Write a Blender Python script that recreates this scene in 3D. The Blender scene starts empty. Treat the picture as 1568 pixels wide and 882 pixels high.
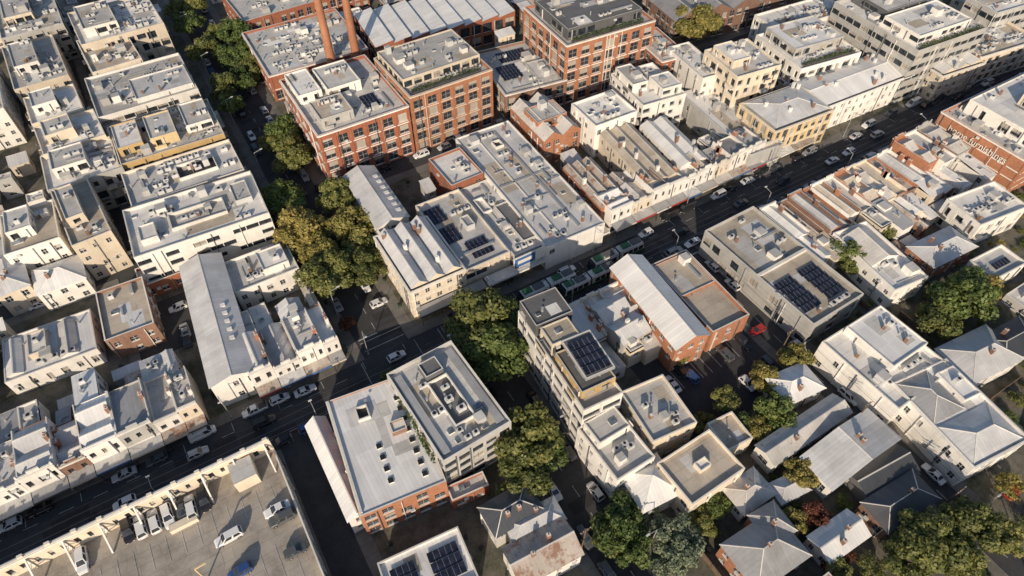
import bpy, math, random
from mathutils import Vector
R=random.Random(7)
rad=math.radians
sc=bpy.context.scene
FL=1010.0; PIT=50; S5=math.sin(rad(PIT)); C5=math.cos(rad(PIT)); CH=120.0
HX,HY=.5135,.858
# aerial-survey rectification: plan position (metres) of a surveyed point of known height
def U(px,py,z=0.):
    dx=px-784; dy=py-441
    t=(CH-z)/(FL*S5+dy*C5); h=(FL*C5-dy*S5)*t; r=dx*t
    return (HX*h+HY*r, HY*h-HX*r)
def inview(x,y,m=60):
    h=HX*x+HY*y; r=HY*x-HX*y; fw=h*C5+CH*S5; up=h*S5-CH*C5
    if fw<5: return False
    px=784+FL*r/fw; py=441-FL*up/fw
    return -m<px<1568+m and -m<py<882+m+40
# ---------------------------------------------------------------- materials
MATS={}
def newmat(name):
    m=bpy.data.materials.new(name); m.use_nodes=True; t=m.node_tree; t.nodes.clear()
    o=t.nodes.new('ShaderNodeOutputMaterial'); b=t.nodes.new('ShaderNodeBsdfPrincipled')
    t.links.new(b.outputs[0],o.inputs[0]); MATS[name]=m
    return m,t,b
def nd(t,typ,ins={},**kw):
    n=t.nodes.new(typ)
    for k,v in kw.items(): setattr(n,k,v)
    for k,v in ins.items():
        if hasattr(v,'is_output'): t.links.new(v,n.inputs[k])
        else: n.inputs[k].default_value=v
    return n
def mix(t,a,b,f,mode='MIX'):
    n=t.nodes.new('ShaderNodeMix'); n.data_type='RGBA'; n.blend_type=mode
    for i,v in ((0,f),(6,a),(7,b)):
        if hasattr(v,'is_output'): t.links.new(v,n.inputs[i])
        else: n.inputs[i].default_value=v if i==0 else (*v,1) if len(v)==3 else v
    return n.outputs[2]
def mth(t,op,a,b=0.,c=None):
    n=t.nodes.new('ShaderNodeMath'); n.operation=op
    for i,v in ((0,a),(1,b),(2,c)):
        if v is None: continue
        if hasattr(v,'is_output'): t.links.new(v,n.inputs[i])
        else: n.inputs[i].default_value=v
    return n.outputs[0]
def ramp(t,f,p0,p1,c0=(0,0,0,1),c1=(1,1,1,1)):
    n=t.nodes.new('ShaderNodeValToRGB'); e=n.color_ramp.elements
    e[0].position=p0;e[1].position=p1;e[0].color=c0;e[1].color=c1
    t.links.new(f,n.inputs[0]); return n.outputs[0]
def mat(name,col,kind='paint',rough=.8,var=.15,stain=.35,rust=0.,metal=0.,scol=None):
    m,t,b=newmat(name)
    pos=nd(t,'ShaderNodeNewGeometry').outputs['Position']
    rnd=nd(t,'ShaderNodeObjectInfo').outputs['Random']
    uv=nd(t,'ShaderNodeUVMap').outputs[0]
    n1=nd(t,'ShaderNodeTexNoise',{'Vector':pos,'Scale':.22,'Detail':6.,'Roughness':.65}).outputs['Fac']
    n2=nd(t,'ShaderNodeTexNoise',{'Vector':pos,'Scale':1.7,'Detail':4.,'Roughness':.7}).outputs['Fac']
    c=mix(t,col,scol or tuple(x*.5 for x in col),mth(t,'MULTIPLY',ramp(t,n1,.42,.68),stain*1.2))
    c=mix(t,c,tuple(min(1,x*1.2) for x in col),mth(t,'MULTIPLY',ramp(t,n2,.5,.75),stain*.7))
    if kind in('pan','tile'):
        sp=nd(t,'ShaderNodeSeparateXYZ',{0:uv})
        u=mth(t,'DIVIDE',sp.outputs[0],.76 if kind=='pan' else 1.1)
        wn=nd(t,'ShaderNodeTexWhiteNoise',{'W':mth(t,'FLOOR',u)},noise_dimensions='1D').outputs['Value']
        c=mix(t,c,(0,0,0),mth(t,'MULTIPLY',wn,.1))
        fr=mth(t,'FRACT',u) if kind=='pan' else mth(t,'FRACT',mth(t,'DIVIDE',sp.outputs[1],.34))
        ln=mth(t,'LESS_THAN',fr,.1 if kind=='pan' else .3)
        c=mix(t,c,(0,0,0),mth(t,'MULTIPLY',ln,.16))
        v=mth(t,'DIVIDE',sp.outputs[1],5.5)
        wl=nd(t,'ShaderNodeTexWhiteNoise',{'W':mth(t,'ADD',mth(t,'FLOOR',v),mth(t,'MULTIPLY',mth(t,'FLOOR',mth(t,'DIVIDE',u,4.)),7.3))},noise_dimensions='1D').outputs['Value']
        c=mix(t,c,(0,0,0),mth(t,'MULTIPLY',wl,.12))
        bp=nd(t,'ShaderNodeBump',{'Strength':.25,'Distance':.05,'Height':mth(t,'PINGPONG',fr,.5)})
        t.links.new(bp.outputs[0],b.inputs['Normal'])
    if kind=='memb':
        br=nd(t,'ShaderNodeTexBrick',{'Vector':uv,'Scale':1.,'Brick Width':7.,'Row Height':2.2,'Mortar Size':.05,'Color1':(1,1,1,1),'Color2':(.9,.9,.9,1),'Mortar':(.7,.7,.7,1)}).outputs[0]
        c=mix(t,c,br,1.,'MULTIPLY')
    if kind=='brick':
        br=nd(t,'ShaderNodeTexBrick',{'Vector':uv,'Scale':1.,'Brick Width':.46,'Row Height':.17,'Mortar Size':.02,'Color1':(1.1,1,1,1),'Color2':(.72,.72,.72,1),'Mortar':(.85,.9,.9,1)}).outputs[0]
        c=mix(t,c,br,1.,'MULTIPLY')
    if kind in('paint','brick'):   # vertical weather streaks
        mp=nd(t,'ShaderNodeMapping',{0:pos}); mp.inputs['Scale'].default_value=(1.3,1.3,.12)
        n3=nd(t,'ShaderNodeTexNoise',{'Vector':mp.outputs[0],'Scale':1.,'Detail':3.}).outputs['Fac']
        c=mix(t,c,tuple(x*.5 for x in col),mth(t,'MULTIPLY',ramp(t,n3,.52,.75),stain*.8))
    if rust>0:
        n4=nd(t,'ShaderNodeTexNoise',{'Vector':pos,'Scale':.5,'Detail':8.,'Roughness':.75}).outputs['Fac']
        c=mix(t,c,(.22,.09,.045),mth(t,'MULTIPLY',ramp(t,n4,.62-rust*.3,.7-rust*.25),.8))
    hs=nd(t,'ShaderNodeHueSaturation',{'Color':c,'Value':mth(t,'MULTIPLY_ADD',rnd,2*var,1-var)})
    t.links.new(hs.outputs[0],b.inputs['Base Color'])
    b.inputs['Roughness'].default_value=rough; b.inputs['Metallic'].default_value=metal
    return m
mat('white',(.76,.73,.68),stain=.3,var=.1); mat('cream',(.66,.57,.45),stain=.3); mat('grey',(.42,.41,.39)); mat('darkgrey',(.11,.11,.115))
mat('ochre',(.5,.35,.16)); mat('yellow',(.62,.48,.27)); mat('pink',(.65,.42,.36)); mat('sage',(.42,.43,.37))
mat('redbrick',(.34,.125,.07),'brick',.9,.15,.35); mat('brownbrick',(.26,.155,.11),'brick',.9,.2,.4); mat('orangebrick',(.42,.19,.105),'brick',.9,.12,.35)
mat('rwhite',(.8,.79,.77),'pan',.5,.07,.2); mat('rlight',(.64,.635,.63),'pan',.5,.13,.35); mat('rgrey',(.36,.36,.365),'pan',.55,.2,.45)
mat('rdark',(.07,.075,.085),'pan',.5,.3,.3); mat('rrust',(.5,.44,.38),'pan',.75,.15,.4,rust=.42); mat('rworn',(.62,.59,.55),'pan',.65,.12,.45,rust=.1)
mat('rtan',(.56,.49,.4),'pan',.7,.15,.5,rust=.05)
mat('rtile',(.28,.12,.07),'tile',.85,.2,.4); mat('rslate',(.12,.12,.13),'tile',.75,.25,.4)
mat('memb',(.52,.51,.49),'memb',.85,.2,.4); mat('membw',(.78,.76,.72),'memb',.8,.08,.35); mat('membd',(.15,.15,.155),'memb',.85,.15,.4); mat('membtan',(.48,.42,.34),'memb',.9,.12,.5)
mat('coping',(.7,.67,.61),stain=.3); mat('metalbox',(.56,.56,.55),stain=.3,rough=.5); mat('galv',(.44,.44,.44),rough=.4,metal=.3)
mat('frame',(.7,.68,.64)); mat('black',(.02,.02,.022),rough=.5); mat('timber',(.16,.11,.075),stain=.5); mat('bark',(.14,.11,.085),stain=.6)
mat('green',(.025,.12,.045),rough=.4,var=0); mat('blue',(.05,.14,.35)); mat('redpaint',(.45,.04,.03)); mat('verd',(.46,.45,.44),'pan',.6,.3,.4)
mat('asphalt',(.052,.052,.055),rough=.9,var=0,stain=.7,scol=(.032,.032,.035)); mat('asphalt_lot',(.045,.045,.048),rough=.9,var=0,stain=.6)
mat('asphalt_patch',(.034,.034,.036),rough=.9,var=.3,stain=.6)
mat('deck',(.4,.36,.31),'memb',.9,0,.7); mat('footpath',(.18,.17,.155),'memb',.9,0,.6); mat('yard',(.15,.135,.11),rough=.95,var=0,stain=.9,scol=(.04,.05,.025))
mat('ground',(.09,.085,.075),rough=.95,var=0,stain=.8,scol=(.04,.05,.025)); mat('line',(.5,.49,.46),stain=.9,var=0); mat('rail',(.2,.2,.2),metal=.6,rough=.35)
mat('blind',(.42,.38,.33),rough=.4); mat('skin',(.45,.28,.2)); mat('cloth',(.07,.08,.12)); mat('cloth2',(.4,.38,.35)); mat('terracotta',(.35,.14,.08)); mat('bingreen',(.03,.08,.04),rough=.5)
def glassm(name,col,r=.12):
    m,t,b=newmat(name); pos=nd(t,'ShaderNodeNewGeometry').outputs['Position']
    n=nd(t,'ShaderNodeTexNoise',{'Vector':pos,'Scale':.9}).outputs['Fac']
    t.links.new(mix(t,col,tuple(c*2.6 for c in col),ramp(t,n,.4,.7)),b.inputs['Base Color']); b.inputs['Roughness'].default_value=r
glassm('glass',(.02,.024,.03)); glassm('skyglass',(.09,.11,.13)); glassm('solar',(.01,.012,.022),.2)
def leafm(name,a,bc):
    m,t,b=newmat(name); g=nd(t,'ShaderNodeNewGeometry'); rnd=nd(t,'ShaderNodeObjectInfo').outputs['Random']
    n=nd(t,'ShaderNodeTexNoise',{'Vector':g.outputs['Position'],'Scale':.8,'Detail':3.}).outputs['Fac']
    c=mix(t,a,bc,ramp(t,n,.36,.62)); c=mix(t,c,tuple(x*.5 for x in a),mth(t,'MULTIPLY',g.outputs['Random Per Island'],.45))
    hs=nd(t,'ShaderNodeHueSaturation',{'Color':c,'Value':mth(t,'MULTIPLY_ADD',rnd,.5,.85),'Hue':mth(t,'MULTIPLY_ADD',rnd,-.025,.515)})
    t.links.new(hs.outputs[0],b.inputs['Base Color']); b.inputs['Roughness'].default_value=.6
    tr=nd(t,'ShaderNodeBsdfTranslucent',{'Color':hs.outputs[0]}); ms=nd(t,'ShaderNodeMixShader',{0:.35,1:b.outputs[0],2:tr.outputs[0]})
    o=[x for x in t.nodes if x.type=='OUTPUT_MATERIAL'][0]; t.links.new(ms.outputs[0],o.inputs[0])
leafm('leaf_green',(.085,.13,.035),(.19,.23,.06)); leafm('leaf_gold',(.22,.2,.055),(.42,.34,.1)); leafm('leaf_olive',(.13,.155,.045),(.28,.27,.08))
leafm('leaf_blue',(.13,.17,.11),(.27,.3,.19)); leafm('leaf_red',(.12,.04,.025),(.17,.07,.035)); leafm('ivy',(.05,.075,.025),(.1,.13,.04))
for i,c in enumerate([(.7,.7,.7),(.02,.02,.022),(.3,.31,.32),(.09,.095,.1),(.03,.07,.2),(.35,.02,.02),(.5,.5,.5)]):
    m,t,b=newmat('paint%d'%i); b.inputs['Base Color'].default_value=(*c,1); b.inputs['Roughness'].default_value=.28; b.inputs['Coat Weight'].default_value=.5
for n,c in(('headlight',(.7,.7,.65)),('tail',(.4,.02,.02)),('tyre',(.02,.02,.02))):
    m,t,b=newmat(n); b.inputs['Base Color'].default_value=(*c,1); b.inputs['Roughness'].default_value=.5
# ---------------------------------------------------------------- mesh builder
class MB:
    def __init__(s): s.v=[];s.f=[];s.m=[];s.names=[]
    def mi(s,n):
        if n not in s.names: s.names.append(n)
        return s.names.index(n)
    def poly(s,pts,mt):
        k=len(s.v); s.v+= [tuple(p) for p in pts]; s.f.append(tuple(range(k,k+len(pts)))); s.m.append(s.mi(mt))
    def obj(s,name,origin=None,smooth=False):
        me=bpy.data.meshes.new(name)
        if origin is None:
            origin=s.v[0] if s.v else (0,0,0); origin=(origin[0],origin[1],0)
        ox,oy,oz=origin
        me.from_pydata([(x-ox,y-oy,z-oz) for x,y,z in s.v],[],s.f)
        for n in s.names: me.materials.append(MATS[n])
        me.polygons.foreach_set('material_index',s.m)
        uvl=me.uv_layers.new(name='UVMap'); data=[]
        V=s.v
        for f in s.f:
            a,b,c=Vector(V[f[0]]),Vector(V[f[1]]),Vector(V[f[2]])
            n=(b-a).cross(c-a)
            if n.length<1e-9: n=Vector((0,0,1))
            n.normalize()
            if abs(n.z)>.999: u=Vector((1,0,0)); w=Vector((0,1,0))
            else: u=Vector((0,0,1)).cross(n).normalized(); w=n.cross(u)
            for i in f:
                p=Vector(V[i]); data+= [p.dot(u),p.dot(w)]
        uvl.data.foreach_set('uv',data)
        o=bpy.data.objects.new(name,me); o.location=origin; sc.collection.objects.link(o)
        return o
class Fr:
    def __init__(s,o,e,n): s.o=o; s.e=e; s.n=n
    def p(s,a,b,z): return (s.o[0]+s.e[0]*a+s.n[0]*b, s.o[1]+s.e[1]*a+s.n[1]*b, z)
def WF(x,y): return Fr((x,y),(1,0),(0,1))
def box(m,F,a0,a1,b0,b1,z0,z1,mt,top=None):
    p=F.p; top=top or mt
    m.poly([p(a0,b0,z0),p(a1,b0,z0),p(a1,b0,z1),p(a0,b0,z1)],mt); m.poly([p(a1,b0,z0),p(a1,b1,z0),p(a1,b1,z1),p(a1,b0,z1)],mt)
    m.poly([p(a1,b1,z0),p(a0,b1,z0),p(a0,b1,z1),p(a1,b1,z1)],mt); m.poly([p(a0,b1,z0),p(a0,b0,z0),p(a0,b0,z1),p(a0,b1,z1)],mt)
    m.poly([p(a0,b0,z1),p(a1,b0,z1),p(a1,b1,z1),p(a0,b1,z1)],top)
    if z0>.5: m.poly([p(a0,b1,z0),p(a1,b1,z0),p(a1,b0,z0),p(a0,b0,z0)],mt)
def cyl(m,F,a,b,z0,z1,r,mt,n=8,r2=None):
    r2=r if r2 is None else r2; A=[(math.cos(i*2*math.pi/n),math.sin(i*2*math.pi/n)) for i in range(n)]
    for i in range(n):
        c,d=A[i],A[(i+1)%n]
        m.poly([F.p(a+c[0]*r,b+c[1]*r,z0),F.p(a+d[0]*r,b+d[1]*r,z0),F.p(a+d[0]*r2,b+d[1]*r2,z1),F.p(a+c[0]*r2,b+c[1]*r2,z1)],mt)
    m.poly([F.p(a+c[0]*r2,b+c[1]*r2,z1) for c in A],mt)
def beam(m,p,q,r,mt):
    p=Vector(p);q=Vector(q);d=(q-p).normalized();s=d.cross(Vector((0,0,1)))
    s=(s if s.length>.01 else Vector((1,0,0))).normalized()*r; t=d.cross(s).normalized()*r
    A=[s+t,-s+t,-s-t,s-t]
    for i in range(4): m.poly([p+A[i],p+A[(i+1)%4],q+A[(i+1)%4],q+A[i]],mt)
def leafbox(m,F,a0,a1,b0,b1,z0,z1,n,mt='ivy'):
    for _ in range(n):
        p=Vector(F.p(R.uniform(a0,a1),R.uniform(b0,b1),z0+(z1-z0)*R.random()**.8))
        u=Vector((R.gauss(0,1),R.gauss(0,1),R.gauss(0,1))).normalized(); w=u.cross(Vector((R.gauss(0,1),R.gauss(0,1),R.gauss(0,1)))).normalized(); q=R.uniform(.12,.26)
        m.poly([p-u*q-w*q*.7,p+u*q-w*q*.5,p+u*q*.8+w*q*.8,p-u*q*.7+w*q*.6],mt)
def wall(m,p0,p1,z0,z1,mt,floors=0,style='std',band=None,top=.0,skip=0.,bay=3.1):
    dx,dy=p1[0]-p0[0],p1[1]-p0[1]; L=math.hypot(dx,dy)
    if L<.3: return
    dx/=L;dy/=L;nx,ny=dy,-dx
    def P(u,z,d=0): return (p0[0]+dx*u-nx*d,p0[1]+dy*u-ny*d,z)
    def q(u0,u1,a,b,mm,d=0): m.poly([P(u0,a,d),P(u1,a,d),P(u1,b,d),P(u0,b,d)],mm)
    def bx(u0,u1,a,b,d,mm):  # proud strip
        q(u0,u1,a,b,mm,-d); m.poly([P(u0,b,-d),P(u1,b,-d),P(u1,b,0),P(u0,b,0)],mm); m.poly([P(u0,a,0),P(u1,a,0),P(u1,a,-d),P(u0,a,-d)],mm)
        m.poly([P(u0,a,0),P(u0,a,-d),P(u0,b,-d),P(u0,b,0)],mm); m.poly([P(u1,a,-d),P(u1,a,0),P(u1,b,0),P(u1,b,-d)],mm)
    if L>5:
        for k in range(int(L/9)+1):
            u=R.uniform(.3,L-.4); bx(u,u+.12,z0,z1-.6,.24,R.choice(['galv','frame','darkgrey']))
        if R.random()<.5 and z1-z0>3:
            u=R.uniform(.6,L-1.8); zz=R.uniform(z0+2,z1-1.2); bx(u,u+.85,zz,zz+.6,.38,'metalbox')
    if floors<=0 or L<1.8: q(0,L,z0,z1,mt); return
    zt=z1-top
    if top>0: q(0,L,zt,z1,mt)
    fh=(zt-z0)/floors; nb=max(1,round(L/bay)); bw=L/nb
    for f in range(floors):
        za=z0+f*fh; zb=za+fh
        for k in range(nb):
            ua=k*bw; ub=ua+bw
            if R.random()<skip: q(ua,ub,za,zb,mt); continue
            if style=='big': fw,s0,s1=.8,.14,.86
            elif style=='band': fw,s0,s1=.94,.3,.8
            elif style=='ware': fw,s0,s1=.62,.17,.86
            elif style=='shop' and f==0: fw,s0,s1=.86,.1,.72
            elif style=='mod': fw,s0,s1=R.choice([.4,.6,.85]),R.choice([.08,.3]),.82
            else: fw,s0,s1=R.choice([.34,.38,.45]),R.choice([.28,.28,.36]),.76
            g=bw*(1-fw)/2; a,b=ua+g,ub-g; c,d=za+fh*s0,za+fh*s1
            q(ua,ub,za,c,mt);q(ua,ub,d,zb,mt);q(ua,a,c,d,mt);q(b,ub,c,d,mt)
            D=.22 if style!='mod' else .5
            m.poly([P(a,c),P(b,c),P(b,c,D),P(a,c,D)],'frame'); m.poly([P(a,d,D),P(b,d,D),P(b,d),P(a,d)],mt)
            m.poly([P(a,c),P(a,c,D),P(a,d,D),P(a,d)],mt); m.poly([P(b,c,D),P(b,c),P(b,d),P(b,d,D)],mt)
            gm='glass' if R.random()>.16 else 'blind'
            if R.random()<.3:
                zz=c+(d-c)*R.uniform(.3,.7); q(a,b,c,zz,'glass',D); q(a,b,zz,d,'blind',D)
            else: q(a,b,c,d,gm,D)
            fm='frame' if style=='std' else ('grey' if style=='ware' else 'black')
            mid=(a+b)/2; q(mid-.035,mid+.035,c,d,fm,D-.03); q(a,b,(c+d)/2-.035,(c+d)/2+.035,fm,D-.05)
            if style in('std','ware'): bx(a-.1,b+.1,c-.15,c-.02,.08,'frame')
            if style=='mod' and (f>0 or z0>4) and s0<.1 and R.random()<.6:
                bx(ua+.25,ub-.25,za-.05,za+.16,1.3,'coping'); q(ua+.25,ub-.25,za+.16,za+1.1,R.choice(['skyglass','darkgrey',mt]),-1.28)
        if band and f>0: bx(0.01,L-.01,za-.16,za+.12,.09,band)
    if band: bx(.01,L-.01,z1-.5,z1-.12,.22,band)
    if style=='ware' and band:
        for k in range(nb+1):
            u=min(max(k*bw,.3),L-.3)
            bx(u-.28,u+.28,z0,z1-.52,.14,mt)
def gable(m,F,a0,a1,b0,b1,z,rise,along,rm,wm,oh=.25,cap=True):
    p=F.p
    if along=='n':
        mid=(a0+a1)/2; k=rise/((a1-a0)/2)*oh
        m.poly([p(a0-oh,b1+oh,z-k),p(a0-oh,b0-oh,z-k),p(mid,b0-oh,z+rise),p(mid,b1+oh,z+rise)],rm)
        m.poly([p(a1+oh,b0-oh,z-k),p(a1+oh,b1+oh,z-k),p(mid,b1+oh,z+rise),p(mid,b0-oh,z+rise)],rm)
        m.poly([p(a0,b0,z),p(a1,b0,z),p(mid,b0,z+rise-.04)],wm); m.poly([p(a1,b1,z),p(a0,b1,z),p(mid,b1,z+rise-.04)],wm)
        if cap: box(m,F,mid-.12,mid+.12,b0-oh,b1+oh,z+rise-.05,z+rise+.05,'coping')
    else:
        mid=(b0+b1)/2; k=rise/((b1-b0)/2)*oh
        m.poly([p(a0-oh,b0-oh,z-k),p(a1+oh,b0-oh,z-k),p(a1+oh,mid,z+rise),p(a0-oh,mid,z+rise)],rm)
        m.poly([p(a1+oh,b1+oh,z-k),p(a0-oh,b1+oh,z-k),p(a0-oh,mid,z+rise),p(a1+oh,mid,z+rise)],rm)
        m.poly([p(a0,b1,z),p(a0,b0,z),p(a0,mid,z+rise-.04)],wm); m.poly([p(a1,b0,z),p(a1,b1,z),p(a1,mid,z+rise-.04)],wm)
        if cap: box(m,F,a0-oh,a1+oh,mid-.12,mid+.12,z+rise-.05,z+rise+.05,'coping')
def hip(m,F,a0,a1,b0,b1,z,rise,rm,oh=.35):
    p=F.p; a0-=oh;a1+=oh;b0-=oh;b1+=oh; w,d=a1-a0,b1-b0
    A,B,C,D=p(a0,b0,z),p(a1,b0,z),p(a1,b1,z),p(a0,b1,z)
    if w<d:
        r0,r1=p((a0+a1)/2,b0+w/2,z+rise),p((a0+a1)/2,b1-w/2,z+rise)
        m.poly([A,B,r0],rm);m.poly([B,C,r1,r0],rm);m.poly([C,D,r1],rm);m.poly([D,A,r0,r1],rm)
        hips=[(A,r0),(B,r0),(C,r1),(D,r1),(r0,r1)]
    else:
        r0,r1=p(a0+d/2,(b0+b1)/2,z+rise),p(a1-d/2,(b0+b1)/2,z+rise)
        m.poly([A,B,r1,r0],rm);m.poly([B,C,r1],rm);m.poly([C,D,r0,r1],rm);m.poly([D,A,r0],rm)
        hips=[(A,r0),(D,r0),(B,r1),(C,r1),(r0,r1)]
    m.poly([D,C,B,A],'frame')
    for x,y in hips:
        if (Vector(x)-Vector(y)).length>.3: beam(m,x,y,.07,'coping')
def flatroof(m,F,a0,a1,b0,b1,z,par,rm,wm,th=.28,cop='coping'):
    zi=z-par; p=F.p
    A=[(a0,b0),(a1,b0),(a1,b1),(a0,b1)]; B=[(a0+th,b0+th),(a1-th,b0+th),(a1-th,b1-th),(a0+th,b1-th)]
    for i in range(4):
        j=(i+1)%4
        m.poly([p(*A[i],z),p(*A[j],z),p(*B[j],z),p(*B[i],z)],cop)
        m.poly([p(*B[j],zi),p(*B[i],zi),p(*B[i],z),p(*B[j],z)],wm)
    m.poly([p(*b,zi) for b in B],rm)
def walls4(m,F,a0,a1,b0,b1,z0,z1,mt,floors,style='std',band=None,top=0.,skip=0.,bay=3.1):
    q=lambda a,b:F.p(a,b,0)[:2]
    for s,e in(((a0,b0),(a1,b0)),((a1,b0),(a1,b1)),((a1,b1),(a0,b1)),((a0,b1),(a0,b0))):
        wall(m,q(*s),q(*e),z0,z1,mt,floors,style,band,top,skip,bay)
def solar(m,F,a0,a1,b0,b1,z):
    nb=max(1,int((b1-b0)/1.9)); na=max(1,int((a1-a0)/1.06))
    for j in range(nb):
        for i in range(na):
            x=a0+i*1.06; y=b0+j*1.9
            p=F.p; t=.28
            m.poly([p(x,y,z+.15),p(x+1,y,z+.15),p(x+1,y+1.65,z+.15+t),p(x,y+1.65,z+.15+t)],'solar')
            m.poly([p(x-.03,y-.03,z+.13),p(x+1.03,y-.03,z+.13),p(x+1.03,y+1.68,z+.13+t),p(x-.03,y+1.68,z+.13+t)],'galv')
def clutter(m,F,a0,a1,b0,b1,z,n,avoid=()):
    if (a1-a0)>5 and (b1-b0)>5:      # repaired membrane patches
        for k in range(min(9,int((a1-a0)*(b1-b0)/70)+1)):
            w=R.uniform(1.5,(a1-a0)*.4);d=R.uniform(1.5,(b1-b0)*.4);a=R.uniform(a0,a1-w);b=R.uniform(b0,b1-d);zz=z+.004*(k+1)
            m.poly([F.p(a,b,zz),F.p(a+w,b,zz),F.p(a+w,b+d,zz),F.p(a,b+d,zz)],R.choice(['memb','membw','memb','membtan','rlight']))
    for _ in range(n):
        a=R.uniform(a0+.8,max(a0+.9,a1-2)); b=R.uniform(b0+.8,max(b0+.9,b1-2))
        if any(x0-1.2<a<x1+.3 and y0-1.2<b<y1+.3 for x0,x1,y0,y1 in avoid): continue
        k=R.random()
        if k<.3:
            w=R.uniform(.9,1.7);d=R.uniform(.7,1.1);h=R.uniform(.7,1.3)
            for rr in range(R.choice([1,1,2,3])):
                aa=a+rr*(w+.5)
                if aa+w<a1-.2: box(m,F,aa,aa+w,b,b+d,z+.12,z+h,'metalbox'); cyl(m,F,aa+w/2,b+d/2,z+h,z+h+.06,min(w,d)*.38,'black')
        elif k<.55: cyl(m,F,a,b,z,z+R.uniform(.5,1.1),R.uniform(.12,.25),'galv'); cyl(m,F,a,b,z+1.1,z+1.2,.3,'galv')
        elif k<.68:
            w=R.uniform(.8,1.6); box(m,F,a,a+w,b,b+w*.8,z,z+.28,'frame','skyglass')
        elif k<.83:
            L=min(R.uniform(2,8),(a1-a)-.6 if R.random()<.5 else 9)
            if L<1: continue
            t=R.choice([.12,.35,.35,.6])
            if R.random()<.5: box(m,F,a,min(a+L,a1-.2),b,b+t,z+.15,z+.2+t*.8,'galv')
            else:
                L=min(L,b1-b-.5)
                if L>1: box(m,F,a,a+t,b,b+L,z+.15,z+.2+t*.8,'galv')
        elif k<.91: box(m,F,a,a+.6,b,b+.6,z,z+R.uniform(1,1.8),'brownbrick','coping')
        else:
            w=R.uniform(1.4,2.6)
            if a+w<a1-.3 and b+w<b1-.3: box(m,F,a,a+w,b,b+w,z,z+R.uniform(1.,2.2),R.choice(['grey','white','metalbox']),'memb')
OCC=[]
def occ(F,a,b,mg=0.):
    c=[F.p(x,y,0) for x in(0,a) for y in(0,b)]
    OCC.append((min(p[0] for p in c)-mg,max(p[0] for p in c)+mg,min(p[1] for p in c)-mg,max(p[1] for p in c)+mg))
def free(x0,x1,y0,y1): return not any(x0<b and x1>a and y0<d and y1>c for a,b,c,d in OCC)
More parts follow.
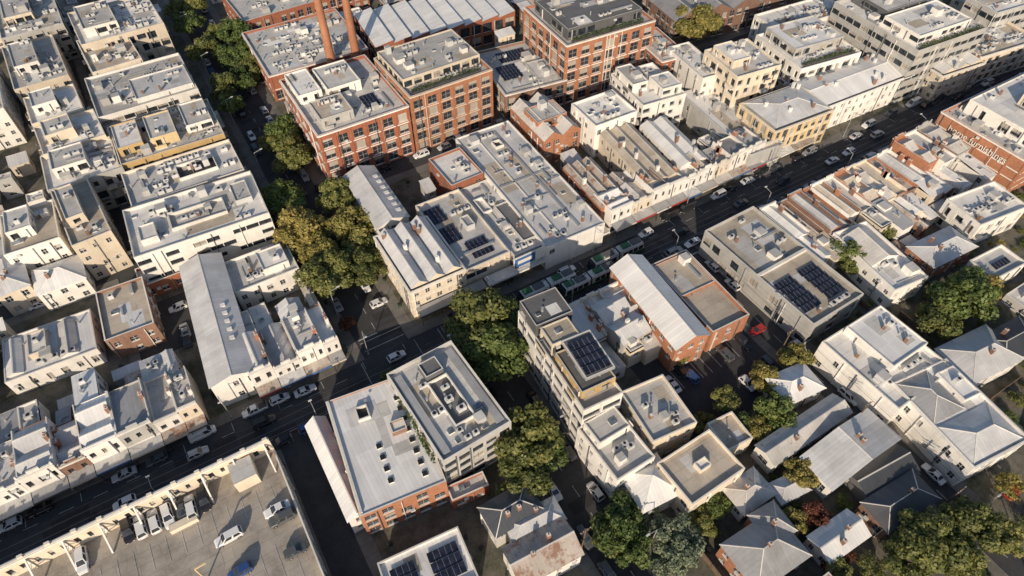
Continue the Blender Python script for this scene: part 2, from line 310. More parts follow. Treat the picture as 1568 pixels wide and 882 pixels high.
def build(name,F,Le,Ln,z,kind='flat',wm='white',rm='memb',floors=None,style='std',band=None,par=.7,rise=None,along='n',n=3,extras=(),dens=1.,z0=0.,skip=.12,bay=3.1,mark=True):
    m=MB(); floors=max(1,round(z/3.4)) if floors is None else floors
    if mark: occ(F,Le,Ln,.3)
    walls4(m,F,0,Le,0,Ln,z0,z,wm,floors,style,band,(par+.3 if kind=='flat' else .2),skip,bay)
    av=[]; zr=z-par if kind=='flat' else z
    for ex in extras:
        a0,a1,b0,b1=ex[1]*Le,ex[2]*Le,ex[3]*Ln,ex[4]*Ln; av.append((a0,a1,b0,b1))
    if kind=='flat': flatroof(m,F,0,Le,0,Ln,z,par,rm,wm)
    elif kind=='inset':   # pitched roof behind a parapet
        flatroof(m,F,0,Le,0,Ln,z,par,'memb',wm)
        if along=='h': hip(m,F,.9,Le-.9,.9,Ln-.9,zr+.3,rise or 1.6,rm,.1)
        else:
            for i in range(n):
                if along=='n': gable(m,F,.6+i*(Le-1.2)/n+.05,.6+(i+1)*(Le-1.2)/n-.05,.6,Ln-.6,zr+.25,rise or 1.4,'n',rm,wm,.0)
                else: gable(m,F,.6,Le-.6,.6+i*(Ln-1.2)/n+.05,.6+(i+1)*(Ln-1.2)/n-.05,zr+.25,rise or 1.4,'e',rm,wm,.0)
    elif kind=='gable': gable(m,F,0,Le,0,Ln,z,rise or min(Le,Ln)*.22,along,rm,wm,.35)
    elif kind=='hip': hip(m,F,0,Le,0,Ln,z,rise or min(Le,Ln)*.24,rm)
    elif kind=='mgable':
        for i in range(n):
            if along=='n': gable(m,F,i*Le/n+.01,(i+1)*Le/n-.01,0,Ln,z,rise or Le/n*.25,'n',rm,wm,.0)
            else: gable(m,F,0,Le,i*Ln/n+.01,(i+1)*Ln/n-.01,z,rise or Ln/n*.25,'e',rm,wm,.0)
    elif kind=='saw':
        for i in range(n):
            a,b=i*Le/n,(i+1)*Le/n; p=F.p; h=rise or 2.
            m.poly([p(a,0,z),p(b,0,z+h),p(b,Ln,z+h),p(a,Ln,z)],rm)
            m.poly([p(b,0,z),p(b,Ln,z),p(b,Ln,z+h),p(b,0,z+h)],'skyglass')
            m.poly([p(a,0,z),p(b,0,z),p(b,0,z+h)],wm); m.poly([p(b,Ln,z),p(a,Ln,z),p(b,Ln,z+h)],wm)
    elif kind=='skill':
        p=F.p; h=rise or 1.
        m.poly([p(-.2,-.2,z),p(Le+.2,-.2,z),p(Le+.2,Ln+.2,z+h),p(-.2,Ln+.2,z+h)],rm)
        m.poly([p(0,Ln,z),p(0,0,z),p(0,Ln,z+h)],wm);m.poly([p(Le,0,z),p(Le,Ln,z),p(Le,Ln,z+h)],wm);m.poly([p(Le,Ln,z),p(0,Ln,z),p(0,Ln,z+h),p(Le,Ln,z+h)],wm)
    for ex in extras:
        t=ex[0]; a0,a1,b0,b1=ex[1]*Le,ex[2]*Le,ex[3]*Ln,ex[4]*Ln
        if t=='box':
            h=ex[5]; w2=ex[6]; r2=ex[7]; st=ex[8] if len(ex)>8 else 'mod'
            walls4(m,F,a0,a1,b0,b1,zr,zr+h,w2,max(1,round(h/3.2)) if h>2.3 else 0,st,None,.5 if h>2.3 else 0,.25)
            flatroof(m,F,a0,a1,b0,b1,zr+h,.35,r2,w2,.2); clutter(m,F,a0+.2,a1-.2,b0+.2,b1-.2,zr+h-.35,int((a1-a0)*(b1-b0)/20))
        elif t=='solar': solar(m,F,a0,a1,b0,b1,zr+.05)
        elif t=='pit':
            for (x0,x1,y0,y1) in((a0,a1,b0,b0+.25),(a0,a1,b1-.25,b1),(a0,a0+.25,b0+.25,b1-.25),(a1-.25,a1,b0+.25,b1-.25)): box(m,F,x0,x1,y0,y1,zr,zr+.9,'coping')
            m.poly([F.p(a0+.25,b0+.25,zr+.05),F.p(a1-.25,b0+.25,zr+.05),F.p(a1-.25,b1-.25,zr+.05),F.p(a0+.25,b1-.25,zr+.05)],ex[5] if len(ex)>5 else 'black')
            clutter(m,F,a0+.3,a1-.3,b0+.3,b1-.3,zr+.05,int((a1-a0)*(b1-b0)/8))
        elif t=='strip':
            if ex[6]=='ivy': box(m,F,a0,a1,b0,b1,zr,zr+.5,'darkgrey'); leafbox(m,F,a0,a1,b0-.2,b1+.2,zr+.4,zr+1.4,int((a1-a0)*22))
            else: box(m,F,a0,a1,b0,b1,zr,zr+ex[5],ex[6])
        elif t=='gable':
            h=ex[5]; walls4(m,F,a0,a1,b0,b1,zr,zr+h,ex[6],1 if h>2 else 0); gable(m,F,a0,a1,b0,b1,zr+h,(a1-a0)*.22,'n',ex[7],ex[6],.1)
        elif t=='hip':
            h=ex[5]; walls4(m,F,a0,a1,b0,b1,zr,zr+h,ex[6],0); hip(m,F,a0,a1,b0,b1,zr+h,min(a1-a0,b1-b0)*.2,ex[7],.15)
        elif t=='sky':   # roof lights in a row along n
            k=int((b1-b0)/2.4)
            for i in range(k): box(m,F,a0,a1,b0+i*2.4,b0+i*2.4+1.,zr+ex[5],zr+ex[5]+.25,'frame',ex[6])
    if kind=='flat' and dens>0: clutter(m,F,.5,Le-.5,.5,Ln-.5,zr,int(Le*Ln/9.5*dens)+1,av)
    elif kind in('gable','hip') and name in('house','brick_house','heritage_bank'):
        for _ in range(R.randint(1,2)):
            a=R.uniform(.3,.7)*Le;b=R.uniform(.2,.8)*Ln; zt=z+(rise or min(Le,Ln)*.24)+.7
            box(m,F,a-.35,a+.35,b-.35,b+.35,z,zt,'brownbrick','coping'); cyl(m,F,a,b,zt,zt+.35,.14,'rtile')
        if kind=='gable' and along=='e' and Ln>6: pass
    elif kind in('mgable','inset'):
        for _ in range(int(Le*Ln/60)+1):
            a=R.uniform(.1,.9)*Le;b=R.uniform(.1,.9)*Ln; box(m,F,a-.4,a+.4,b-.3,b+.3,zr,zr+2.3,R.choice(['brownbrick','metalbox','white']),'coping')
    return m.obj(name,(F.o[0],F.o[1],0))
def frame3(W,S,E,z):
    w,s,e=U(*W,z),U(*S,z),U(*E,z)
    Le=math.hypot(e[0]-s[0],e[1]-s[1]); Ln=math.hypot(w[0]-s[0],w[1]-s[1])
    ae=math.atan2(e[1]-s[1],e[0]-s[0]); an=math.atan2(w[1]-s[1],w[0]-s[0])-math.pi/2
    th=max(-.12,min(.12,(ae*Le+an*Ln)/(Le+Ln)))      # square the plan to its own axis
    c,sn=math.cos(th),math.sin(th); ev=(c,sn); nv=(-sn,c)
    dx,dy=e[0]-s[0],e[1]-s[1]; gx,gy=w[0]-s[0],w[1]-s[1]
    Le=dx*ev[0]+dy*ev[1]; Ln=gx*nv[0]+gy*nv[1]; oe=dx*nv[0]+dy*nv[1]; on=gx*ev[0]+gy*ev[1]
    o=(s[0]+nv[0]*oe/3+ev[0]*on/3,s[1]+nv[1]*oe/3+ev[1]*on/3)
    return Fr(o,ev,nv),max(Le,2.5),max(Ln,2.5)
def B(name,W,S,E,z,kind='flat',wm='white',rm='memb',**k):
    F,Le,Ln=frame3(W,S,E,z); return build(name,F,Le,Ln,z,kind,wm,rm,**k)
# ---------------------------------------------------------------- shops
PAL1=['white','cream','white','cream','white','grey','yellow','white']
PAL2=['white','cream','grey','white','pink','sage','cream','white','brownbrick']
PAL3=['white','cream','orangebrick','white','grey','brownbrick']
def shop(F,w,dep,z,awn=True,flip=False,name='terrace_shop',pal=PAL1,roofs=None):
    m=MB(); occ(F,w,dep,.1)
    wm=R.choice(pal); rm=R.choice(roofs or ['rlight','rwhite','rworn','rgrey','rtan','rworn','rwhite','rlight'])
    fd=min(dep*.55,R.uniform(10,14)); z=z+R.choice([-.9,-.3,0,.4,.9]); zr=z-1.1
    o=F
    if flip:   # street front on the north: local frame turned 180 degrees
        q=F.p(w,dep,0); o=Fr((q[0],q[1]),(-F.e[0],-F.e[1]),(-F.n[0],-F.n[1]))
    q=lambda a,b:o.p(a,b,0)[:2]
    band=R.choice(['coping','frame'])
    wall(m,q(0,.0),q(w,.0),0,z,wm,2,'shop',band,1.2,bay=2.)
    m.poly([o.p(w,.35,zr-.5),o.p(0,.35,zr-.5),o.p(0,.35,z),o.p(w,.35,z)],wm); m.poly([o.p(0,0,z),o.p(w,0,z),o.p(w,.35,z),o.p(0,.35,z)],'coping')
    if R.random()<.5:
        c=w/2; box(m,o,c-1.,c+1.,.03,.32,z,z+.7,wm,'coping')
        for a in(.05,w-.35): box(m,o,a,a+.3,.03,.32,z,z+.5,wm,'coping')
    for s in(0,1):  # party walls
        a=0 if s==0 else w-.22; box(m,o,a,a+.22,.352,fd,0,zr+.5,wm if R.random()<.75 else 'brownbrick','coping')
    wall(m,q(w,fd+.002),q(0,fd+.002),0,zr-.1,wm if R.random()<.6 else 'brownbrick',2,'std',None,.2,.2,2.6)
    t=R.random()
    if t<.4: gable(m,o,.25,w-.25,.36,fd+.2,zr-.3,w*.2,'n',rm,wm,0)
    elif t<.6: m.poly([o.p(.22,.36,zr+.2),o.p(w-.22,.36,zr+.2),o.p(w-.22,fd+.3,zr-.7),o.p(.22,fd+.3,zr-.7)],rm)
    elif t<.8: gable(m,o,.25,w-.25,.36,fd*.5,zr-.3,1.3,'e',rm,wm,0); gable(m,o,.25,w-.25,fd*.5+.02,fd,zr-.3,1.3,'e',rm,wm,0)
    else: m.poly([o.p(.22,.36,zr-.2),o.p(w-.22,.36,zr-.2),o.p(w-.22,fd,zr-.2),o.p(.22,fd,zr-.2)],'memb'); clutter(m,o,.4,w-.4,.6,fd-.5,zr-.2,5)
    for _ in range(R.randint(1,2)):
        a=R.choice([.02,w-.72]); b=R.uniform(2,fd-2); box(m,o,a,a+.7,b,b+1.1,zr-.5,zr+1.6,R.choice(['brownbrick','orangebrick','white']),'coping')
        for k in(.25,.8): cyl(m,o,a+.35,b+k,zr+1.6,zr+2,.13,'terracotta',6)
    b0=fd+.01; ww=w*R.choice([.6,.7,1.,1.]); rd=min(dep-fd-.5,R.uniform(5,11)); h=R.uniform(3.6,6.2)
    if rd>2:
        a0=R.choice([0,w-ww]); r2=R.choice(['rlight','rworn','rrust','rgrey','rwhite',rm,'rtan','rwhite'])
        walls4(m,o,a0+.02,a0+ww-.02,b0,b0+rd,0,h,R.choice([wm,'brownbrick','white','white','cream']),max(1,int(h/2.9)),'std',None,.2,.3)
        k=R.random()
        if k<.5: m.poly([o.p(a0-.05,b0-.0,h+.9),o.p(a0-.05,b0+rd+.2,h-.05),o.p(a0+ww+.05,b0+rd+.2,h-.05),o.p(a0+ww+.05,b0,h+.9)][::-1],r2)
        elif k<.75: gable(m,o,a0+.02,a0+ww-.02,b0,b0+rd,h,ww*.22,'n',r2,wm,.1)
        else: flatroof(m,o,a0+.02,a0+ww-.02,b0,b0+rd,h+.6,.5,R.choice(['memb','membw','membtan']),wm)
        clutter(m,o,a0+.3,a0+ww-.3,b0+.3,b0+rd-.3,h+.2,3)
        rest=dep-fd-rd
        if rest>3 and R.random()<.6:
            box(m,o,.1,w-.1,dep-min(rest-.6,4.5),dep-.1,0,2.9,R.choice(['brownbrick','grey','galv']),R.choice(['rrust','rlight','rworn','rwhite']))
    if awn:
        zz=3.3; y1=-2.5
        m.poly([o.p(.05,0-.01,zz+.45),o.p(.05,y1,zz),o.p(w-.05,y1,zz),o.p(w-.05,-.01,zz+.45)],R.choice(['verd','rgrey','rlight','verd','rworn','rrust']))
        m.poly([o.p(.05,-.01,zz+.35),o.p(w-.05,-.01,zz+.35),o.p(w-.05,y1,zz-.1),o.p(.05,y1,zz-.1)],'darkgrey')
        box(m,o,.05,w-.05,y1-.06,y1-.01,zz-.35,zz+.12,R.choice(['white','darkgrey','cream','redpaint','blue','darkgrey','white']))
        cyl(m,o,.4,y1+.1,.12,zz-.05,.07,'black',6)
    return m.obj(name,(F.o[0],F.o[1],0))
def row(x0,x1,y,dep,z,n,side='N',dy=0.,awn=True,pal=PAL1,roofs=None):
    w0=(x1-x0)/n; x=x0
    for i in range(n):
        w=w0*R.choice([.85,1,1.15]) if i<n-1 else x1-x
        yy=y+dy*i; dd=dep*R.uniform(.82,1.)
        if w<2.5: break
        if side=='N': shop(WF(x,yy),w-.03,dd,z,awn,pal=pal,roofs=roofs)
        else: shop(WF(x,yy-dd),w-.03,dd,z,awn,True,pal=pal,roofs=roofs)
        x+=w
# ---------------------------------------------------------------- ground, roads
def sheet(name,x0,x1,y0,y1,z,mt):
    m=MB(); m.poly([(x0,y0,z),(x1,y0,z),(x1,y1,z),(x0,y1,z)],mt); return m.obj(name,((x0+x1)/2,(y0+y1)/2,0))
sheet('ground',-1500,1500,-1500,1500,-.008,'ground')
sheet('asphalt_road',-400,600,-300,600,.0,'asphalt')
MN0,MN1=74.3,85.4
blocks=[(24.2,320,MN1,138),(24.2,320,144.2,420),(-23,13.8,MN1,137.5),(-23,13.8,143,420),(-160,-28,MN1,137.5),(-160,-28,143,420),(-160,-8.7,-120,MN0),(-2.6,31.5,-120,MN0),(41.2,92.2,-120,MN0),(97.8,320,-120,MN0)]
for (x0,x1,y0,y1) in blocks:
    m=MB(); box(m,WF(x0,y0),0,x1-x0,0,y1-y0,.0,.13,'footpath'); m.obj('pavement',(x0,y0,0))
    sheet('yard_ground',x0+2.6,x1-2.2,y0+2.6,y1-2.6,.134,'yard')
m=MB()
def ln(x0,x1,y0,y1,z=.006): m.poly([(x0,y0,z),(x1,y0,z),(x1,y1,z),(x0,y1,z)],'line')
for x in range(-120,300,6):
    if 10<x<43: continue
    ln(x,x+2.6,77.0,77.1); ln(x,x+2.6,82.6,82.7)
for x in (12.6,25.2,31.,42.): ln(x,x+.12,75,84.8)
for yy in range(92,136,5): ln(18.9,19.02,yy,yy+2)
for yy in range(147,300,5): ln(18.9,19.02,yy,yy+2)
for yy in range(-60,70,6): ln(36.3,36.42,yy,yy+2.5); ln(94.9,95.02,yy,yy+2.5)
ln(14.5,24,87.2,87.35); ln(14.5,24,89.6,89.75); ln(14.5,19,90.6,90.9); ln(32,41,72.8,73.1); ln(92.6,97.5,72.6,72.9)
for k in range(44): ln(-120+k*9.5,-119.9+k*9.5,74.6,76.6); ln(-120+k*9.5,-119.9+k*9.5,83.,85.)
m.obj('road_markings',(0,0,0))
m=MB()
for i in range(90):
    x=R.uniform(-80,280); y=R.uniform(74.6,82)
    if i>55: x=R.choice([R.uniform(14.2,20),R.uniform(33,37)]); y=R.uniform(-40,72) if x>30 else R.uniform(86,260)
    w,d=R.uniform(1.5,7),R.uniform(.7,2.6); zz=.0015+.00003*i
    m.poly([(x,y,zz),(x+w,y,zz),(x+w,y+d,zz),(x,y+d,zz)],'asphalt_patch')
m.obj('road_patches',(0,0,0))
m=MB()
for yc in(78.3,81.4):
    for s in(-.72,.72): m.poly([(-200,yc+s-.05,.009),(330,yc+s-.05,.009),(330,yc+s+.05,.009),(-200,yc+s+.05,.009)],'rail')
m.obj('tram_tracks',(0,0,0))
# ---------------------------------------------------------------- buildings: north of rear street
B('brick_warehouse',(432,122),(485,210),(622,160),16,wm='redbrick',rm='memb',style='ware',band='white',par=1.,floors=4,skip=0,bay=4.6,extras=[('box',.05,.3,.55,.95,3,'white','membw'),('box',.35,.72,.5,.9,3.2,'white','memb'),('box',.1,.45,.12,.42,2.8,'grey','membtan'),('solar',.62,.8,.2,.45)])
B('brick_warehouse',(577,88),(627,150),(750,104),18.5,wm='orangebrick',rm='memb',style='ware',band='cream',par=1.,floors=5,skip=0,bay=4.2,extras=[('box',.03,.97,.24,.96,3,'cream','memb','big'),('strip',.06,.9,.08,.13,.9,'ivy')])
B('brick_factory',(730,80),(772,147),(864,120),9,wm='brownbrick',rm='memb',style='ware',band='frame',par=.8,floors=2,skip=0,bay=4,extras=[('solar',.15,.5,.3,.62),('solar',.3,.8,.66,.9),('box',.6,.92,.1,.5,1.2,'galv','rlight')])
B('brick_tower_building',(803,10),(868,70),(1003,30),20,wm='orangebrick',rm='memb',style='ware',band='white',par=1.,floors=5,skip=0,bay=4.6,extras=[('box',.08,.92,.15,.9,3.4,'darkgrey','membd','big'),('strip',.1,.9,.06,.1,.9,'ivy')])
B('sawtooth_factory',(545,22),(574,74),(786,20),9,kind='saw',wm='redbrick',rm='rwhite',style='big',n=8,rise=1.1,floors=2,skip=0,bay=4)
B('factory_building',(374,50),(410,118),(560,72),9,wm='redbrick',rm='memb',style='ware',band='frame',floors=2,bay=4)
B('brick_warehouse',(338,-12),(372,34),(560,-22),8,wm='redbrick',rm='memb',style='ware',floors=2,dens=.6)
B('office_building',(1003,-8),(1032,40),(1190,-12),9,wm='brownbrick',rm='rgrey',kind='mgable',n=4,style='ware')
B('brick_warehouse',(985,48),(1008,98),(1042,82),12,wm='redbrick',rm='memb',style='ware',band='frame')
B('apartment_building',(1080,76),(1130,118),(1197,98),17,wm='cream',rm='memb',style='mod',par=.6,extras=[('box',.1,.5,.3,.9,2.5,'cream','membw')])
B('apartment_building',(1028,72),(1076,122),(1105,108),13,wm='white',rm='membw',style='std',skip=.7)
B('apartment_building',(1168,52),(1225,108),(1312,78),13,wm='white',rm='membw',style='mod',extras=[('box',.1,.9,.3,.95,3.2,'grey','rwhite','big'),('strip',.1,.95,.06,.12,1.,'ivy')])
B('apartment_building',(1165,22),(1192,50),(1292,12),13,wm='white',rm='membw',style='mod')
B('apartment_building',(1290,2),(1408,82),(1500,38),18,wm='grey',rm='membw',style='band',par=.9,skip=0,extras=[('box',.1,.85,.1,.5,3.2,'white','membw','band'),('box',.2,.8,.55,.95,3.2,'darkgrey','memb','band'),('strip',.05,.95,.02,.05,.9,'ivy')])
B('shop_building',(1225,128),(1263,172),(1405,100),9,wm='white',rm='rwhite',style='std',band='frame',kind='inset',along='e',n=1)
B('heritage_bank',(1142,158),(1188,205),(1268,165),11,wm='yellow',rm='rlight',style='ware',band='cream',kind='inset',along='h',bay=2.8,skip=0)
B('shop_building',(1408,88),(1445,120),(1500,92),9,wm='cream',rm='rlight',kind='inset',along='n',n=3,band='frame')
B('shop_building',(1455,50),(1505,92),(1580,55),10,wm='cream',rm='membtan',band='frame',style='ware')
B('apartment_building',(1500,-5),(1530,25),(1610,-15),15,wm='grey',rm='membw',style='band')
# north block
B('white_warehouse',(528,270),(577,350),(624,330),8,kind='gable',wm='white',rm='rlight',along='n',rise=1.6,style='std',extras=[('sky',.62,.9,.1,.9,.55,'membw')])
B('heritage_hotel',(571,362),(628,448),(714,412),9,kind='inset',wm='cream',rm='rlight',along='n',n=3,band='coping',style='std',bay=2.6,skip=0,rise=1.6,par=.9)
B('supermarket_building',(628,315),(712,412),(788,388),8,wm='cream',rm='memb',style='band',skip=.7,extras=[('solar',.06,.42,.68,.93),('solar',.06,.42,.38,.62),('solar',.35,.8,.1,.36),('box',.58,.76,.45,.6,1.6,'metalbox','galv')],dens=.6)
B('supermarket_building',(692,212),(838,376),(932,343),8,wm='white',rm='rlight',style='std',skip=.8,par=.4,dens=.9,extras=[('strip',.62,.66,.05,.95,.35,'galv'),('pit',.45,.6,.8,.86),('strip',.05,.95,.5,.515,.3,'galv'),('strip',.3,.315,.05,.95,.3,'coping')])
B('brick_stair_block',(662,243),(690,287),(735,262),9,wm='redbrick',rm='membw',style='std',skip=.8,dens=.5)
B('plant_building',(700,290),(788,390),(838,374),7,wm='grey',rm='memb',skip=.8,dens=1.2,extras=[('box',.5,.98,.1,.62,1.2,'grey','membd'),('pit',.1,.4,.6,.8,'memb')])
B('brick_workshop',(867,256),(920,322),(960,300),7,kind='mgable',wm='orangebrick',rm='rrust',along='n',n=3)
B('brick_townhouse',(783,165),(833,218),(888,196),9,kind='mgable',wm='orangebrick',rm='rworn',along='n',n=2,rise=2.2,extras=[('box',.1,.9,.3,.7,2.4,'orangebrick','memb')])
B('apartment_building',(880,158),(912,195),(972,168),11,wm='white',rm='membw',style='std')
B('apartment_building',(937,112),(985,162),(1050,142),12,wm='white',rm='membw',style='mod',extras=[('box',.05,.4,.4,.95,3,'white','memb'),('box',.5,.95,.1,.5,3,'white','membw')])
B('warehouse',(1046,142),(1150,240),(1195,218),7.5,kind='flat',wm='grey',rm='rwhite',dens=.4,skip=.6)
B('shop_building',(925,205),(990,285),(1035,262),8,kind='mgable',wm='cream',rm='rtan',along='n',n=3)
B('shop_building',(985,192),(1042,258),(1080,240),8,kind='mgable',wm='white',rm='rwhite',along='n',n=2)
row(82,138,89,15,8.5,10,'N')
row(138.5,152,89,12,7,2,'N')
def awning(x0,x1,y,mt,fm,zz=3.4,d=2.6):
    m=MB(); F=WF(x0,y-d)
    L=x1-x0; p=F.p
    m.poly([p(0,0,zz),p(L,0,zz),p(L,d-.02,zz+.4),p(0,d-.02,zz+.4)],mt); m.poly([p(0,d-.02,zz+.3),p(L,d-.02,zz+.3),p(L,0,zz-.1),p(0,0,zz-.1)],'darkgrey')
    box(m,F,0,L,-.07,-.01,zz-.4,zz+.15,fm)
    for k in range(int(L/5)+1): cyl(m,F,.3+k*min(5,L-.6),.15,.12,zz-.05,.07,'black',6)
    m.obj('verandah_awning',(x0,y,0))
awning(28.5,45.5,89.6,'verd','darkgrey'); awning(46,62,89.8,'rlight','white'); awning(62.3,80.5,89.8,'membtan','white')
# west blocks
RW=['rwhite','rlight','rworn','rrust','rwhite','rgrey','rlight']
row(-110,-19,86.9,22,8,17,'N',.02,pal=PAL2,roofs=RW)
row(-8.5,10.2,87.8,23,8,4,'N',pal=['white','white','pink','white'],roofs=['rlight','rwhite'])
B('warehouse',(275,408),(322,592),(392,566),8,kind='gable',wm='white',rm='rlight',along='n',rise=1.5,extras=[('sky',.6,.78,.25,.62,.75,'membw')])
B('apartment_building',(185,322),(205,394),(413,326),12,wm='white',rm='membw',style='band',par=.8,skip=.2,dens=.7,extras=[('pit',.3,.72,.3,.62,'memb'),('box',.08,.2,.2,.5,1.8,'white','membw'),('box',.8,.93,.4,.8,1.4,'metalbox','memb')])
B('apartment_building',(187,265),(200,318),(372,258),11,wm='cream',rm='memb',style='mod',extras=[('pit',.45,.8,.3,.7)])
B('brick_base_building',(205,412),(215,440),(300,408),4.5,wm='redbrick',rm='memb',dens=.4)
B('flat_roof_building',(340,402),(360,448),(458,410),7,wm='white',rm='memb',extras=[('box',.5,.9,.2,.8,2,'white','membw')])
B('flat_roof_building',(145,448),(160,522),(236,494),7,wm='brownbrick',rm='membtan',dens=.3)
B('low_shops',(0,520),(8,585),(150,535),5,wm='white',rm='rwhite',kind='flat',par=.4,dens=1.2,extras=[('gable',.02,.2,.1,.9,.3,'white','rwhite'),('box',.3,.5,.3,.8,1.8,'cream','membw'),('gable',.6,.8,.1,.9,.3,'white','rworn')])
B('flat_roof_building',(100,20),(125,68),(252,35),14,wm='cream',rm='membw',style='mod',extras=[('box',.1,.5,.2,.9,3,'white','memb')])
B('flat_roof_building',(118,62),(140,112),(215,88),12,wm='cream',rm='membtan',style='mod')
B('apartment_building',(128,120),(150,180),(303,135),12,wm='white',rm='memb',style='band',extras=[('box',.4,.98,.1,.6,1.5,'white','rlight')])
B('apartment_building',(160,195),(182,252),(345,205),11,wm='ochre',rm='memb',style='mod',skip=.1,extras=[('box',.05,.28,.2,.8,3,'ochre','membw'),('box',.35,.6,.2,.8,3,'yellow','memb'),('box',.7,.95,.3,.9,2.5,'white','memb')])
for a in [((52,195),(65,238),(160,205),12),((60,240),(72,292),(188,256),11),((78,292),(108,378),(168,352),12),((0,330),(4,392),(90,362),11),((34,150),(48,190),(128,166),12),((8,72),(18,140),(100,112),11),((-10,5),(0,60),(95,35),12),((-60,100),(-50,180),(5,165),12)]:
    B('apartment_building',*a,wm=R.choice(['white','cream','white','grey']),rm=R.choice(['memb','membw','membtan']),style=R.choice(['mod','std']),extras=[('box',.15,.6,.3,.85,3,R.choice(['white','cream']),'memb')])
B('house',(50,415),(56,452),(130,425),6,kind='hip',wm='white',rm='rwhite')
B('house',(-20,400),(-5,455),(45,436),7,kind='hip',wm='cream',rm='rlight')
# south side
B('white_hall',(502,612),(548,790),(683,742),9,kind='flat',wm='orangebrick',rm='rwhite',par=.25,style='ware',dens=.2,extras=[('pit',.3,.45,.72,.84),('sky',.78,.84,.1,.95,0,'black'),('strip',.02,.04,.02,.98,.5,'coping'),('box',.62,.8,.5,.6,1.3,'brownbrick','coping'),('sky',.4,.46,.15,.6,0,'black')])
B('hall_annex',(470,652),(533,797),(562,780),6.5,kind='gable',wm='white',rm='rwhite',along='n',rise=1.6)
B('apartment_building',(598,572),(677,712),(777,642),12.5,wm='grey',rm='memb',style='big',par=.9,skip=0,extras=[('pit',.38,.68,.22,.72,'membd'),('box',.4,.66,.74,.9,2,'darkgrey','membd'),('strip',.05,.16,.06,.94,.5,'rgrey'),('strip',.84,.95,.06,.94,.5,'rgrey')])
B('solar_roof_building',(575,862),(605,945),(735,885),6,wm='white',rm='rwhite',extras=[('solar',.1,.45,.2,.95),('solar',.55,.92,.2,.95)],dens=.1)
B('brick_outbuilding',(684,745),(692,768),(748,742),4,wm='redbrick',rm='memb',dens=.5)
B('house',(735,778),(760,822),(830,778),6,kind='hip',wm='grey',rm='rdark')
B('house',(766,840),(800,895),(895,850),6,kind='gable',along='e',wm='white',rm='rrust')
B('house',(768,800),(790,830),(868,796),5.5,kind='hip',wm='white',rm='rlight')
B('mixed_use_tower',(798,476),(893,632),(950,598),15,wm='white',rm='memb',style='band',par=.9,skip=.1,bay=3.6,extras=[('box',.02,.98,.72,.99,4.2,'darkgrey','membd'),('box',.1,.8,.52,.70,4.,'cream','membtan'),('box',.12,.98,.1,.48,2.6,'ochre','membd'),])
B('solar_canopy',(862,522),(897,582),(940,560),18.3,z0=17.6,wm='galv',rm='membd',par=.1,floors=0,extras=[('solar',.06,.95,.06,.95)],dens=0,mark=False)
B('townhouse',(888,655),(945,738),(1000,697),9,wm='white',rm='memb',style='std',extras=[('box',.1,.9,.55,.95,2.8,'white','memb')])
B('townhouse',(952,600),(1000,678),(1066,645),9,wm='cream',rm='memb',kind='flat',dens=.5)
B('conservatory_hall',(950,724),(985,784),(1042,752),5.5,kind='hip',wm='white',rm='rwhite',rise=3)
B('flat_roof_building',(1012,708),(1060,777),(1136,714),8,wm='cream',rm='membtan',dens=.2,extras=[('box',.42,.62,.4,.6,1.2,'cream','membw')])
B('townhouse',(1086,648),(1114,692),(1150,668),5.5,wm='cream',rm='membtan',dens=.3)
row(55,71,70.6,20,7.5,3,'S')
B('workshop',(900,470),(955,530),(998,505),7,kind='mgable',wm='grey',rm='rlight',along='e',n=2)
B('church_hall',(942,410),(1035,537),(1080,508),9,kind='gable',wm='orangebrick',rm='rwhite',along='n',rise=2.2)
B('brick_hall',(995,405),(1092,508),(1150,482),7.5,wm='orangebrick',rm='membtan',par=1.,dens=.12,skip=.4,extras=[('box',.04,.96,.5,.97,1.,'orangebrick','membtan')])
B('commercial_building',(1088,352),(1247,502),(1314,446),8,wm='grey',rm='membtan',style='big',par=.8,skip=.5,dens=.6,extras=[('solar',.08,.45,.1,.42),('solar',.55,.92,.1,.42),('strip',.02,.98,.48,.5,.9,'coping')])
RS=['rworn','rtan','rrust','rwhite','rlight','rworn','rwhite']
row(114,163,71.2,27,7.8,11,'S',pal=PAL3,roofs=RS)
row(163.5,179,72,29,9,3,'S',pal=PAL3,roofs=RS)
fs=build('furniture_store',WF(181,46),52,25.5,12,wm='orangebrick',rm='memb',style='ware',band='frame',par=1.,skip=.92,bay=4.4,extras=[('box',.12,.95,.15,.9,4.2,'white','membw'),('box',.3,.7,.2,.6,7,'cream','memb')])
tc=bpy.data.curves.new('sign_lettering','FONT'); tc.body='home furnishings'; tc.size=2.5; tc.align_x='CENTER'; tc.extrude=.03; to=bpy.data.objects.new('sign_lettering',tc); sc.collection.objects.link(to)
tc.materials.append(MATS['coping']); to.parent=fs; to.location=(-.3,13,8.4); to.rotation_euler=(math.pi/2,0,-math.pi/2)
row(234,290,71,26,9,9,'S',pal=PAL3)
B('house',(1297,350),(1362,450),(1410,425),7,kind='flat',wm='white',rm='membw',extras=[('gable',.1,.9,.4,.9,.5,'white','rworn')])
B('house',(1395,378),(1430,412),(1490,375),5.5,kind='hip',wm='orangebrick',rm='rlight')
B('modern_house',(1466,302),(1500,350),(1562,312),8,wm='white',rm='membw',style='mod')
B('house',(1490,398),(1525,430),(1568,400),6,wm='white',rm='memb',kind='flat',extras=[('solar',.3,.8,.3,.8)])
B('white_warehouse',(1268,522),(1378,632),(1452,560),8,wm='white',rm='membw',kind='flat',skip=.75,dens=.4,extras=[('box',.35,.97,.35,.97,2.2,'white','rwhite','std')])
